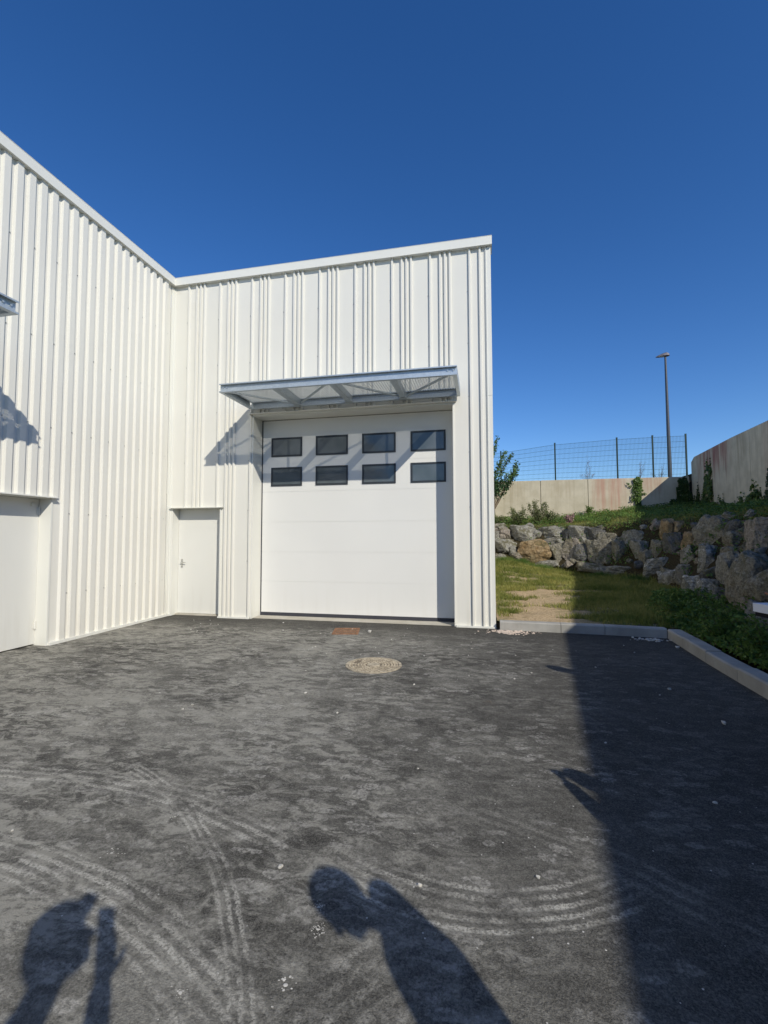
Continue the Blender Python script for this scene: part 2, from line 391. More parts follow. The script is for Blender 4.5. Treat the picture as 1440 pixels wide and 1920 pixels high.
# kerb: separate stones read as joints
bm = NB()
def kerbstone(a, b, wdt, z0, z1, inward):
    a = Vector((*a, 0)); b = Vector((*b, 0)); d = (b-a).normalized(); n = Vector(inward)
    a2 = a+d*.004; b2 = b-d*.004
    pr = [(0, z0), (0, z1-.018), (.018, z1), (wdt, z1), (wdt, z0)]
    A = [bm.verts.new(a2+n*o+Vector((0, 0, z))) for o, z in pr]; B = [bm.verts.new(b2+n*o+Vector((0, 0, z))) for o, z in pr]
    k = len(pr)
    for i in range(k): bm.faces.new((A[i], A[(i+1) % k], B[(i+1) % k], B[i]))
    bm.faces.new(A[::-1]); bm.faces.new(B)
pts = [(6.70, -.15), (7.70, -.185), (8.38, -.215), (9.28, -.30)]
for a, b in zip(pts, pts[1:]): kerbstone(a, b, .16, -.1, .15, (.03, 1, 0))
pts = [(9.28, -.30), (9.25, -.95), (9.21, -1.75), (9.19, -2.55)] + [(9.18-.004*k, -2.55-1.0*k) for k in range(1, 15)]
for k, (a, b) in enumerate(zip(pts, pts[1:])):
    kerbstone(a, b, .19, -.1, .15+(0, .006, -.004, .008)[k % 4], (1, .03, 0))
tag(fin('kerb', bm, M_kerb), kind='structure')

# ------------------------------------------------------------------ the warehouse
HT = 7.15
WB = empty('warehouse_building', (0, 0, 0))
tag(WB, 'white ribbed-metal warehouse with an inner corner and plain coping along its flat roof', 'building')
ROT = Matrix.Rotation(R(90), 4, 'Z')     # facade frame -> left wing frame

def clad(bm, xa, xb, z0, z1, ribs, d, base, top):
    pts = [(xa, 0)]
    for r in ribs:
        if r-base/2 > xa+.001 and r+base/2 < xb-.001:
            pts += [(r-base/2, 0), (r-top/2, -d), (r+top/2, -d), (r+base/2, 0)]
    pts.append((xb, 0))
    A = [bm.verts.new((x, y, z0)) for x, y in pts]; B = [bm.verts.new((x, y, z1)) for x, y in pts]
    for i in range(len(pts)-1): bm.faces.new((A[i], A[i+1], B[i+1], B[i]))
    # close rib ends so that their undersides are solid
    for i in range(1, len(pts)-1, 4):
        for Q in (A, B): bm.faces.new([Q[i], Q[i+1], Q[i+2], Q[i+3]])
FR = []
for k in range(-1, 10):
    b = .382+k*.7342
    FR += [b, b+.187, b+.279, b+.370]
FR = [r for r in FR if .1 < r < 6.50]
bm = NB()
ZT = HT-.15
clad(bm, 0, .075, .03, ZT, [], .04, .052, .03)
clad(bm, .075, 1.885, 2.236, 4.115, FR, .04, .052, .03)
clad(bm, .075, 6.53, 4.115, ZT, FR, .04, .052, .03)
clad(bm, 1.20, 1.885, .03, 2.236, FR, .04, .052, .03)
clad(bm, 5.937, 6.53, .03, 4.115, FR, .04, .052, .03)
# backing so the sheet is not paper thin
for a in ((0, .075, 0, ZT), (.075, 1.20, 2.24, ZT), (1.20, 1.86, 0, ZT), (1.86, 5.955, 4.12, ZT), (5.955, 6.53, 0, ZT)):
    box(bm, a[0], a[1], .004, .12, a[2]+.01, a[3]-.003)
fin('front_cladding', bm, M_clad, WB)
# left wing cladding (local x = world Y)
LR = sorted(-.10-.1835*k for k in range(1, 110))
bm = NB()
segs = [(-.10, -2.70, .04, 2.236), (-3.86, -4.36, .04, 2.236), (-.10, -4.36, 2.236, 4.115), (-.10, -20, 4.115, ZT), (-8.50, -20, .04, 4.115)]
for (b, a, z0, z1) in segs:
    clad(bm, a, b, z0, z1, LR, .042, .128, .09); box(bm, a, b, .004, .12, z0, z1-.003)
bm.transform(ROT); fin('side_cladding', bm, M_clad, WB)
# flashings
bm = NB()
box(bm, .012, .06, -.012, 0, .03, ZT)                                   # inner corner, front leg
box(bm, 6.53, 6.64, -.016, .12, .03, 4.183); box(bm, 6.531, 6.641, -.018, .12, 4.187, ZT)   # outer corner
box(bm, 6.546, 6.56, -.03, -.016, .03, ZT)
for a, b in ((.0, .075), (1.19, 1.875), (5.947, 6.645)): box(bm, a, b, -.055, .0, .0, .03)
# garage reveal
box(bm, 1.885, 1.905, -.006, .40, 0, 4.115); box(bm, 5.917, 5.937, -.02, .40, 0, 4.115)
box(bm, 1.905, 5.917, -.008, .40, 4.07, 4.112)
box(bm, 1.83, 5.985, -.075, -.008, 4.105, 4.117)
# personnel door reveal
box(bm, .062, .09, -.010, .22, 0, 2.213); box(bm, 1.19, 1.215, -.022, .22, 0.03, 2.213); box(bm, .062, 1.215, -.012, .22, 2.213, 2.236)
box(bm, .05, 1.27, -.07, -.012, 2.222, 2.236)
fin('front_flashing', bm, M_trim, WB)
bm = NB()
box(bm, -.09, -.05, -.014, .004, .04, ZT); box(bm, -.05, -.012, -.026, .004, .04, ZT)
for a, b in ((-2.70, -.06), (-4.36, -3.86), (-20, -8.5)): box(bm, a, b, -.062, 0, .0, .04)
box(bm, -2.722, -2.695, -.02, .24, 0, 2.213); box(bm, -3.87, -3.84, -.02, .24, 0, 2.213)
box(bm, -3.87, -2.695, -.012, .24, 2.213, 2.236); box(bm, -3.9, -2.66, -.085, -.012, 2.218, 2.236)
box(bm, -4.395, -4.35, -.02, .40, 0, 4.115); box(bm, -8.51, -8.47, -.02, .40, 0, 4.115); box(bm, -8.47, -4.395, -.008, .40, 4.07, 4.112)
bm.transform(ROT); fin('side_flashing', bm, M_trim, WB)
# coping
bm = NB()
box(bm, .085, 6.665, -.085, .25, HT-.165, HT-.004); box(bm, .085, 6.668, -.089, .25, HT-.004, HT)
box(bm, .085, 6.665, -.089, -.085, HT-.168, HT-.158)
for x in (2.3, 4.6): box(bm, x, x+.004, -.0865, -.085, HT-.16, HT-.004)
fin('front_coping', bm, M_trim, WB)
bm = NB()
box(bm, -.25, .085, -20, .25, HT-.165, HT-.004); box(bm, -.25, .089, -20, .25, HT-.004, HT)
fin('side_coping', bm, M_trim, WB)
# building mass
bm = NB()
box(bm, 6.52, 6.62, .12, 15, 0, ZT-.004); box(bm, -14, 6.52, 14.9, 15, 0, ZT-.004); box(bm, -14, -13.9, -20, 14.9, 0, ZT-.004); box(bm, -13.9, -.13, -20, -19.9, 0, ZT-.004)
fin('rear_wall', bm, M_clad, WB)
bm = NB(); box(bm, -13.9, -.13, -19.9, 14.9, 6.5, 6.6); box(bm, -.13, 6.52, .13, 14.9, 6.5, 6.6)
box(bm, -.13, 1.85, .3, .5, 0, 6.5); box(bm, 1.85, 6.5, .5, .55, 0, 6.5)
box(bm, -.55, -.5, -19.9, .3, 0, 6.5)
fin('roof', bm, M_frame, WB)
# screws in rows, part of the sheet
def screws_into(nm, bm):
    o = bpy.data.objects[nm]; n0 = len(o.data.polygons); bmesh.ops.recalc_face_normals(bm, faces=bm.faces); bm.from_mesh(o.data)
    k = len(bm.faces)-n0
    bm.faces.ensure_lookup_table()
    for i in range(k): bm.faces[i].material_index = 1
    bm.to_mesh(o.data); bm.free(); o.data.materials.append(M_screw)
bm = NB()
for zr in (1.14, 2.16, 3.17, 4.2, 5.2, 6.18):
    for k in range(0, 10):
        for off in (-.045, .25):
            x = .382+(k-0)*.7342-.0+off
            if not .1 < x < 6.5: continue
            if 1.86 < x < 5.96 and zr < 4.15: continue
            if x < 1.22 and zr < 2.25: continue
            tube(bm, (x, 0, zr), (x, -.012, zr), .009, .007, 6)
screws_into('front_cladding', bm)
bm = NB()
for zr in (.75, 2.0, 3.3, 4.6, 5.9):
    for k in range(0, 44, 2):
        x = -.10-.1835*(k+.5)
        if -8.5 < x < -4.36 and zr < 4.15 or -3.87 < x < -2.69 and zr < 2.25: continue
        tube(bm, (x, 0, zr), (x, -.012, zr), .009, .007, 6)
bm.transform(ROT); screws_into('side_cladding', bm)

def sectional_door(pre, xa, xb, first):
    bm = NB()
    zs = [.08, .715, 1.317, 1.932, 2.56, 3.149, 3.772, 4.066]
    for a, b in zip(zs, zs[1:]):
        box(bm, xa, xb, .382, .43, a, b-.006)
        box(bm, xa, xb, .3795, .382, a+.012, a+.016) if False else None
    box(bm, xa+.002, xb-.002, .386, .428, .085, 4.06)
    d = fin('garage_door', bm, M_door, WB, pre=pre)
    if first: d['label'] = 'white sectional garage door with eight windows in two rows, facing the yard'
    bm = NB(); box(bm, xa, xb, .375, .425, .012, .079); fin('bottom_seal', bm, M_rub, d, pre=pre)
    bm = NB(); box(bm, xa-.022, xa, .377, .43, .0, 4.066); fin('side_seal', bm, M_rub, d, pre=pre)
    bm = NB(); box(bm, xb, xb+.018, .377, .43, .0, 4.066); fin('side_seal', bm, M_rub, d, pre=pre)
    for (z0, z1) in ((3.291, 3.691), (2.676, 3.066)):
        for k in range(4):
            x0 = 2.121+k*.983+(xa-1.927); x1 = x0+.684
            bm = NB(); t = .035
            box(bm, x0, x1, .366, .3815, z0, z0+t); box(bm, x0, x1, .366, .3815, z1-t, z1)
            box(bm, x0, x0+t, .3665, .3815, z0+t, z1-t); box(bm, x1-t, x1, .3665, .3815, z0+t, z1-t)
            wd = fin('window', bm, M_frame, WB, pre=pre)
            bm = NB(); box(bm, x0+t, x1-t, .374, .381, z0+t, z1-t); fin('pane', bm, M_glass, wd, pre=pre)
    bm = NB(); box(bm, xa-.01, xb+.01, .06, .37, -.01, .012)
    fin('door_sill', bm, M_sill, WB, pre=pre)
sectional_door(None, 1.927, 5.898, True)
sectional_door(ROT, -8.448, -4.417, False)

# personnel doors
bm = NB(); box(bm, .095, 1.185, .20, .25, .03, 2.208)
pd = fin('entrance_door', bm, M_pdoor, WB); pd['label'] = 'plain white steel door with lever handle, left of the garage door'
bm = NB(); box(bm, .165, .205, .192, .1995, .98, 1.16); tube(bm, (.185, .195, 1.09), (.185, .145, 1.09), .009, .009, 8)
tube(bm, (.185, .148, 1.09), (.30, .148, 1.085), .009, .008, 8); tube(bm, (.185, .193, 1.02), (.185, .178, 1.02), .011, .011, 10)
fin('handle', bm, M_steel, pd)
bm = NB(); box(bm, .09, 1.19, .12, .26, -.01, .024); fin('door_sill', bm, M_sill, WB)
bm = NB(); box(bm, -3.838, -2.724, .20, .25, .02, 2.208)
sd = fin('side_door', bm, M_pdoor, WB, pre=ROT); sd['label'] = 'plain white steel door with two hinges at the left edge of the picture'
for z in (1.96, .24):
    bm = NB(); tube(bm, (-2.735, .185, z), (-2.735, .185, z+.12), .013, .013, 10); tube(bm, (-2.735, .185, z+.045), (-2.735, .185, z+.05), .0145, .0145, 10)
    box(bm, -2.76, -2.735, .19, .199, z+.01, z+.11)
    fin('hinge', bm, M_trim, sd, pre=ROT)
bm = NB(); box(bm, -2.86, -2.815, .188, .2, 2.09, 2.14); fin('latch_plate', bm, M_trim, sd, pre=ROT)

# ------------------------------------------------------------------ canopies
def make_canopy():
    x0, x1, zb, zt, yo, yi = 1.884, 6.067, 4.188, 4.341, -1.232, -.06
    c = empty('door_canopy', (0, 0, 0))
    def chan(bm, a, b, side):     # C section with flanges opening to 'side'
        a = Vector(a); b = Vector(b); d = (b-a).normalized(); n = Vector(side); t = .008; fl = .055
        h = zt-zb
        def slab(o0, o1, z0, z1):
            m0 = (o0+o1)/2; obox(bm, a+n*m0+Vector((0, 0, (z0+z1)/2)), b+n*m0+Vector((0, 0, (z0+z1)/2)), abs(o1-o0), z1-z0)
        slab(-.004, .004, t, h-t); slab(-.004, fl, 0, t); slab(-.004, fl, h-t, h); slab(fl-t, fl, t, .02); slab(fl-t, fl, h-.02, h-t)
    bm = NB(); chan(bm, (x0, yo+.05, zb), (x1, yo+.05, zb), (0, -1, 0))
    for x in (x0+.06, x0+.13, x1-.06, x1-.15): tube(bm, (x, yo+.046, zb+.09), (x, yo+.03, zb+.09), .013, .013, 6)
    fin('outer_beam', bm, M_galv, c)
    bm = NB(); chan(bm, (x0+.01, yi-.012, zb), (x1-.01, yi-.012, zb), (0, -1, 0)); fin('inner_beam', bm, M_galv, c)
    bm = NB(); chan(bm, (x0+.004, yo+.056, zb+.001), (x0+.004, yi-.075, zb+.001), (1, 0, 0)); fin('end_beam', bm, M_galv, c)
    bm = NB(); chan(bm, (x1-.004, yo+.056, zb+.001), (x1-.004, yi-.075, zb+.001), (-1, 0, 0)); fin('end_beam', bm, M_galv, c)
    xs = [x0+(x1-x0)*k/4 for k in range(5)]
    for k in (1, 2, 3):
        bm = NB(); box(bm, xs[k]-.055, xs[k]+.055, yo+.056, yi-.07, zb+.004, zb+.012); box(bm, xs[k]-.055, xs[k]-.047, yo+.056, yi-.07, zb+.012, zt-.03); box(bm, xs[k]+.047, xs[k]+.055, yo+.056, yi-.07, zb+.012, zt-.03)
        box(bm, xs[k]-.075, xs[k]+.075, yi-.17, yi-.072, zb-.004, zb+.003)
        for dx in (-.05, .05): tube(bm, (xs[k]+dx, yi-.12, zb-.004), (xs[k]+dx, yi-.12, zb-.016), .011, .011, 6)
        fin('cross_beam', bm, M_galv, c)
    for (a, b) in (((xs[0]+.08, yo+.08), (xs[1]-.07, yi-.13)), ((xs[1]+.07, yi-.13), (xs[2]-.12, yo+.08)), ((xs[2]+.12, yo+.08), (xs[3]-.07, yi-.13)), ((xs[3]+.07, yi-.13), (xs[4]-.12, yo+.08))):
        bm = NB(); obox(bm, (*a, zb+.03), (*b, zb+.03), .045, .006); obox(bm, (*a, zb+.045), (*b, zb+.045), .006, .03); fin('diagonal_brace', bm, M_galv, c)
    # perforated trapezoidal deck: real holes on the flats
    per = .046; fl = .017; sl = .006; V = []
    y0, y1 = yo+.06, yi-.012; ny = int((y1-y0)/.030); py = (y1-y0)/ny
    nx = int((x1-x0-.03)/per); xo = x0+((x1-x0)-nx*per)/2; zl, zh = zt-.022, zt-.012; hh = .0068
    def cell(xa, xb, z, hole):
        for j in range(ny):
            a, b = y0+j*py, y0+(j+1)*py; cx_, cy_ = (xa+xb)/2, (a+b)/2
            if not hole: V.append([(xa, a, z), (xb, a, z), (xb, b, z), (xa, b, z)]); continue
            o = [(xa, a), (xb, a), (xb, b), (xa, b)]; i_ = [(cx_-hh, cy_-hh), (cx_+hh, cy_-hh), (cx_+hh, cy_+hh), (cx_-hh, cy_+hh)]
            for q in range(4):
                r = (q+1) % 4; V.append([(*o[q], z), (*o[r], z), (*i_[r], z), (*i_[q], z)])
    for k in range(nx):
        x = xo+k*per
        cell(x, x+fl, zl, True)
        V.append([(x+fl, y0, zl), (x+fl+sl, y0, zh), (x+fl+sl, y1, zh), (x+fl, y1, zl)])
        cell(x+fl+sl, x+2*fl+sl, zh, True)
        V.append([(x+2*fl+sl, y0, zh), (x+per, y0, zl), (x+per, y1, zl), (x+2*fl+sl, y1, zh)])
    arr_mesh('perforated_roof_sheet', V, 4, M_deck, c)
    return c
c1 = make_canopy(); tag(c1, 'galvanised steel canopy with perforated roof sheet and braces above the garage door', 'canopy')
c2 = dup(c1); c2.rotation_euler.z = R(90); c2.location = (0, -4.31-6.067, 0)
tag(c2, 'galvanised canopy tip sticking out from the left wall at the picture edge', 'canopy')

# ------------------------------------------------------------------ retaining walls
bw = empty('back_retaining_wall', (10.7, 12.2, 2.2)); tag(bw, 'beige precast concrete wall with rust stains behind the grassy ledge', 'wall')
js = [3.0, 4.95, 6.93, 8.863, 10.764, 12.66, 14.60]
for a, b in zip(js, js[1:]):
    bm = NB(); box(bm, a+.009-10.7, b-.009-10.7, 0, .22, -.6, 1.83); fin('wall_panel', bm, M_bwall, bw, bevel=.012)
bm = NB(); box(bm, 3.01-10.7, 14.56-10.7, .04, .18, -.6, 1.80); fin('joint_fill', bm, M_frame, bw)
rw = empty('right_retaining_wall', (rwx(5), 5, 2.2)); tag(rw, 'tall grey-beige concrete wall with red stains and ivy on the right', 'wall')
tops = [(-22, 4.71), (1, 4.71), (4.8, 4.66), (8, 4.74), (11.8, 4.76), (12.3, 4.57), (14, 4.57)]
def topz(y):
    return float(np.interp(y, [t[0] for t in tops], [t[1] for t in tops]))
yy = [-20.1, -16.75, -13.42, -10.08, -6.75, -3.42, -.08, 3.25, 6.58, 9.92, 12.19]
for a, b in zip(yy, yy[1:]):
    bm = NB(); cuts = [a+.009] + [t[0] for t in tops if a+.05 < t[0] < b-.05] + [b-.009]
    rows = []
    for y in cuts:
        x = rwx(y)-rwx(5); z1 = topz(y)-2.2
        rows.append([bm.verts.new((x+o, y-5, z)) for o, z in ((0, -.8), (0, z1-.012), (.012, z1), (.24, z1), (.24, -.8))])
    for r0, r1 in zip(rows, rows[1:]):
        for i in range(5): bm.faces.new((r0[i], r0[(i+1) % 5], r1[(i+1) % 5], r1[i]))
    bm.faces.new(rows[0]); bm.faces.new(rows[-1][::-1])
    fin('wall_panel', bm, M_rwall, rw)

# ------------------------------------------------------------------ boulders
def rock_mesh(name, w_, d_, h_, seed, flat=False):
    rs = random.Random(seed); bm = NB()
    bmesh.ops.create_icosphere(bm, subdivisions=5 if w_ > .45 else 3, radius=1)
    pl = []
    for k in range(13 if not flat else 9):
        n = Vector((rs.gauss(0, 1), rs.gauss(0, 1), rs.gauss(0, .9))).normalized(); pl.append((n, rs.uniform(.60, .97)))
    for a in ((0, 0, 1), (0, 0, -1)): pl.append((Vector(a), rs.uniform(.6, .8)))
    off = Vector((rs.uniform(0, 50), rs.uniform(0, 50), 0))
    for v in bm.verts:
        n = v.co.normalized(); r = 1.15
        for p, d in pl:
            t = n.dot(p)
            if t > .05: r = min(r, d/t)
        q = Vector((n.x*1.6, n.y*1.6, n.z*3.2)); lay = mnoise.noise(q*2+off)
        r *= 1+.13*mnoise.noise(n*2.1+off)+.09*(.35-abs(mnoise.noise(n*3.7+off)))+.05*(.3-abs(mnoise.noise(q*4.3+off)))+.05*lay+.022*mnoise.noise(n*14+off)+.012*mnoise.noise(n*30+off)
        v.co = n*r
    sx = max(abs(v.co.x) for v in bm.verts); sy = max(abs(v.co.y) for v in bm.verts); sz = max(abs(v.co.z) for v in bm.verts)
    for v in bm.verts: v.co = Vector((v.co.x/sx*w_/2, v.co.y/sy*d_/2, v.co.z/sz*h_/2))
    return bm
RK = [ # x,y,z,w,h,kind,label
(6.90,9.29,1.58,.42,.44,'grey','pale grey boulder half hidden by the building corner, top row of the bank'),
(7.19,9.31,1.68,.60,.48,'pink','tan boulder next to the building corner in the top row'),
(7.87,9.17,1.68,1.02,.59,'grey','long grey boulder in the sunlit top row, under the tall weeds'),
(8.87,9.04,1.75,1.00,.52,'grey','long beige-grey boulder in the sunlit top row, right of the weeds'),
(9.31,8.73,1.64,.34,.47,'dark','small dark boulder just right of the long beige-grey one'),
(9.70,8.46,1.64,.72,.55,'grey','cracked grey boulder in the top row beside the shadow edge'),
(7.20,8.91,1.23,.86,.54,'grey','grey boulder of the middle row nearest the building'),
(7.44,8.74,1.09,.38,.31,'grey','small round grey stone between the building-side boulder and the ochre one'),
(8.22,8.64,1.09,1.17,.68,'ochre','large orange-ochre ridged boulder in the sunlit middle row'),
(8.85,8.78,1.43,.64,.26,'grey','flat grey stone wedged above the dark boulder and the ochre one'),
(7.00,8.58,.78,.54,.42,'grey','lumpy tan-grey boulder at the bottom next to the building'),
(8.94,8.46,.99,.74,.67,'brown','dark brown boulder right of the large ochre boulder'),
(9.37,8.26,1.11,.72,.73,'pink','pinkish boulder with a sunlit face at the shadow edge'),
(9.62,7.97,.96,.55,.68,'dark','dark boulder in the shade right behind the pinkish one'),
(8.61,8.32,.68,.85,.20,'grey','thin pale slab lying below the ochre boulder'),
(7.62,8.57,.88,.49,.30,'pink','small pinkish stone at the left foot of the ochre boulder'),
(10.13,7.70,1.08,.78,.63,'brown','squarish brown boulder in the shaded back of the bank'),
(10.57,7.19,1.07,.52,.63,'brown','upright purplish-brown boulder in the shaded corner of the bank'),
(10.69,7.50,1.46,.50,.28,'brown','flat brown stone on top of the upright corner boulder'),
(10.10,8.20,1.67,.60,.36,'dark','dark stone in the top row over the squarish brown boulder'),
(9.86,7.57,.60,1.21,.24,'brown','long low slab at the foot of the squarish brown boulder'),
(10.30,7.03,.52,.99,.28,'grey','low grey slab at the foot of the shaded corner'),
(10.39,7.88,1.51,.48,.34,'brown','small brown stone behind the squarish brown boulder'),
(11.57,6.08,1.69,.46,.58,'ochre','orange block set high in the shaded bank'),
(11.77,5.72,1.89,.24,.24,'ochre','fist-like orange stone right of the orange block'),
(11.53,6.65,1.91,.30,.27,'pink','small tan stone left of the orange block'),
(10.89,7.17,1.50,.62,.45,'grey','grey boulder below left of the orange block'),
(10.98,6.59,1.17,.54,.47,'grey','leaning grey boulder in the middle of the shaded corner'),
(11.05,6.21,.94,.46,.42,'brown','brown boulder under the leaning grey one'),
(11.26,6.00,1.19,.52,.50,'brown','mossy brown boulder below the orange block'),
(11.46,5.29,1.36,.54,.56,'dark','blue-black boulder right under the orange block'),
(11.04,5.60,.74,.82,.42,'white','grey boulder with two white patches low in the shaded bank'),
(11.04,4.55,.52,.68,.40,'white','boulder with one white chip at the grass edge'),
(11.11,3.80,.69,.36,.38,'brown','narrow brown stone between the white-chipped boulder and the pale one'),
(11.60,4.74,1.46,.30,.46,'ochre','slim tan stone standing beside the big top boulder'),
(11.71,3.77,1.65,.86,.68,'brown','big grey-brown boulder crowning the shaded bank'),
(11.35,4.20,1.04,.54,.52,'grey','greenish grey boulder below the big top one'),
(11.29,3.18,1.02,.58,.62,'white','purple-grey boulder with a bright white edge'),
(11.72,2.81,1.74,.50,.34,'dark','dark boulder at the top edge under the ivy'),
(11.53,2.39,1.49,.48,.36,'brown','brown stone under the dark top-edge boulder'),
(11.07,1.65,.88,.66,.66,'grey','rounded purple-grey boulder in the right half of the bank'),
(11.36,1.19,1.44,.66,.76,'pink','big beige boulder at the right edge, with a grey cap'),
(10.90,.57,.80,.95,.80,'brown','largest greenish boulder at the right edge of the picture'),
(10.90,2.83,.41,.58,.50,'white','white-grey boulder at the foot of the right bank'),
(10.87,2.00,.46,.44,.44,'white','bright white triangular boulder at the foot of the bank'),
(10.82,1.39,.45,.32,.30,'dark','small dark stone right of the white triangular boulder'),
(10.67,.85,.32,.56,.16,'brown','flat slab lying in the weeds at the right foot'),
(10.66,.11,.48,.40,.24,'pink','small pinkish stone behind the white box'),
]
GB = 'boulders of the rock bank'
for k, (x, y, z, w_, h_, kd, lb) in enumerate(RK):
    # face outwards: towards the yard
    e = .05; gx = fdist(x+e, y)-fdist(x-e, y); gy = fdist(x, y+e)-fdist(x, y-e); a = math.atan2(gy, gx)
    dep = max(.42, w_*.75)
    bm = rock_mesh('boulder', w_*(1.22 if x < 9.7 else 1.48), dep*1.2, h_*(1.28 if x < 9.7 else 1.46), 100+k, h_ < .3)
    tilt = random.Random(k)
    bm.transform(Matrix.Rotation(tilt.uniform(-.12, .12), 4, 'Y'))
    o = fin('boulder', bm, ROCK[kd], smooth=False)
    o.location = (x+math.cos(a)*dep*.10, y+math.sin(a)*dep*.10, z); o.rotation_euler = (tilt.uniform(-.08, .08), tilt.uniform(-.1, .1), a-math.pi/2)
    tag(o, lb, 'boulder', GB)
SR = random.Random(55); n = 0
while n < 95:
    x = SR.uniform(6.8, 12.4); y = SR.uniform(-.6, 9.9); d = fdist(x, y)
    if not (.08 < d < 1.15): continue
    sz = SR.uniform(.12, .34); z = terr(x, y)+sz*.12
    bm = rock_mesh('stone', sz*1.3, sz, sz*.85, 700+n); o = fin('small_stone', bm, ROCK[SR.choice(('grey', 'brown', 'dark', 'grey', 'pink', 'brown'))])
    o.location = (x, y, z); o.rotation_euler = (SR.uniform(-.5, .5), SR.uniform(-.5, .5), SR.uniform(0, 6.28)); n += 1
    tag(o, 'small rubble stone packed into a gap between the big boulders of the bank', 'stone', 'small stones packed between the boulders')
# a few more of the same bank towards the viewer's right, just past the frame
for k in range(33):
    lvl = k % 3; y = -.75-(k//3)*.92+(.45 if lvl == 1 else 0)+random.uniform(-.1, .1)
    x = 10.28+(.12, .50, .88)[lvl]; z = terr(x, y)+.08
    bm = rock_mesh('boulder', random.uniform(.9, 1.15), .75, random.uniform(.62, .82), 300+k); o = fin('boulder', bm, ROCK[('grey', 'brown', 'white', 'dark', 'pink')[k % 5]])
    o.location = (x, y, z); o.rotation_euler = (0, 0, -math.pi/2+random.uniform(-.3, .3))
    tag(o, 'boulder of the bank beyond the right edge of the picture', 'boulder', 'boulders beyond the right edge')

# ------------------------------------------------------------------ grass, weeds
def blades(n, fx, hmin, hmax, wd):
    V = []
    while len(V) < n:
        q = fx()
        if q is None: continue
        x, y, k = q
        z = terr(x, y)-.01; h = random.uniform(hmin, hmax)*k; a = random.uniform(0, 2*math.pi); l = random.uniform(.1, .6)*h
        ww = wd*random.uniform(.6, 1.3)*(.5+.5*min(k, 1.5)); b = random.uniform(0, 2*math.pi)
        dx, dy = math.cos(a)*ww/2, math.sin(a)*ww/2
        V.append([(x-dx, y-dy, z), (x+dx, y+dy, z), (x+math.cos(b)*l, y+math.sin(b)*l, z+h)])
    return V
def nz(x, y, s, o=0): return mnoise.noise(Vector((x*s+o, y*s, o)))
def lawn():
    x = random.uniform(6.7, 10.9); y = random.uniform(-.02, 8.6)
    if fdist(x, y) > .1: return None
    p = abs(x-(7.45+.09*y)); path = max(0, 1-p/1.0)*sst(6.0, 3.0, y)
    d = .62+.9*nz(x, y, 1.3)+.5*nz(x, y, 4, 3)-1.0*path+.9*nz(x*.6, y*2.2, 1.2, 11)
    if y < .45: d -= .35*(x < 9)
    if random.random() > d: return None
    return x, y, 1+.8*sst(7.0, 8.3, y)+.5*sst(8.5, 10, x)
V = blades(70000, lawn, .03, .12, .017)
o = arr_mesh('grass', V, 3, M_grass, origin=(9, 4, .2)); tag(o, 'short patchy grass between the kerb and the boulders', 'grass', kind='stuff')
def lawn2():
    q = lawn()
    return q if q and random.random() < .7 else None
o = arr_mesh('dry_grass', blades(9000, lawn2, .02, .06, .010), 3, M_dry, origin=(9, 4, .2)); tag(o, 'straw coloured dry blades in the grass', 'grass', kind='stuff')
def ledge():
    x = random.uniform(6.7, 14.5); y = random.uniform(-6, 12.15); d = fdist(x, y)
    if d < .95 or x > rwx(y)-.02: return None
    if random.random() > .75+.6*nz(x, y, 1.1, 5): return None
    return x, y, 1+.5*nz(x, y, .9, 9)
o = arr_mesh('ledge_grass', blades(34000, ledge, .03, .11, .014), 3, M_grass, origin=(11, 9, 2.1)); tag(o, 'yellow-green grass and creepers covering the ledge above the boulders', 'grass', kind='stuff')
# creeping leaves on the ledge and between boulders
P = []
while len(P) < 16000:
    x = random.uniform(6.7, 14.4); y = random.uniform(-2.5, 12.1); d = fdist(x, y)
    if d < .1 or x > rwx(y)-.03: continue
    if d < .95 and random.random() > (.16 if y > 7.5 else .42)+1.0*nz(x, y, 1.7, 2): continue
    if nz(x, y, 1.5, 8) < -.15: continue
    P.append((x, y, terr(x, y)+random.uniform(.0, .16)+.10*max(0, nz(x, y, 2.5))+(.14 if d < .95 else 0)))
o = arr_mesh('creeper', leaves(P, .075, .2, (0, -.3, .6)), 4, M_weed, origin=(11, 8, 2)); tag(o, 'low leafy creepers spilling over the ledge between the boulders', 'creeper', kind='stuff')
P = []
while len(P) < 15000:
    x = random.uniform(9.42, 10.75); y = random.uniform(-7, 2.6)
    lim = 9.46+.5*sst(1.2, 2.6, y)
    if x < lim or fdist(x, y) > .15: continue
    hh = .10+.33*max(0, .35+nz(x, y, 1.3, 6))*sst(9.4, 9.95, x)
    P.append((x, y, terr(x, y)+hh*random.random()**.6))
o = arr_mesh('ground_weeds', leaves(P, .07, .6), 4, M_weed, origin=(10, -2, .2)); tag(o, 'dense dark green weeds between the right kerb and the boulders', 'weeds', kind='stuff')

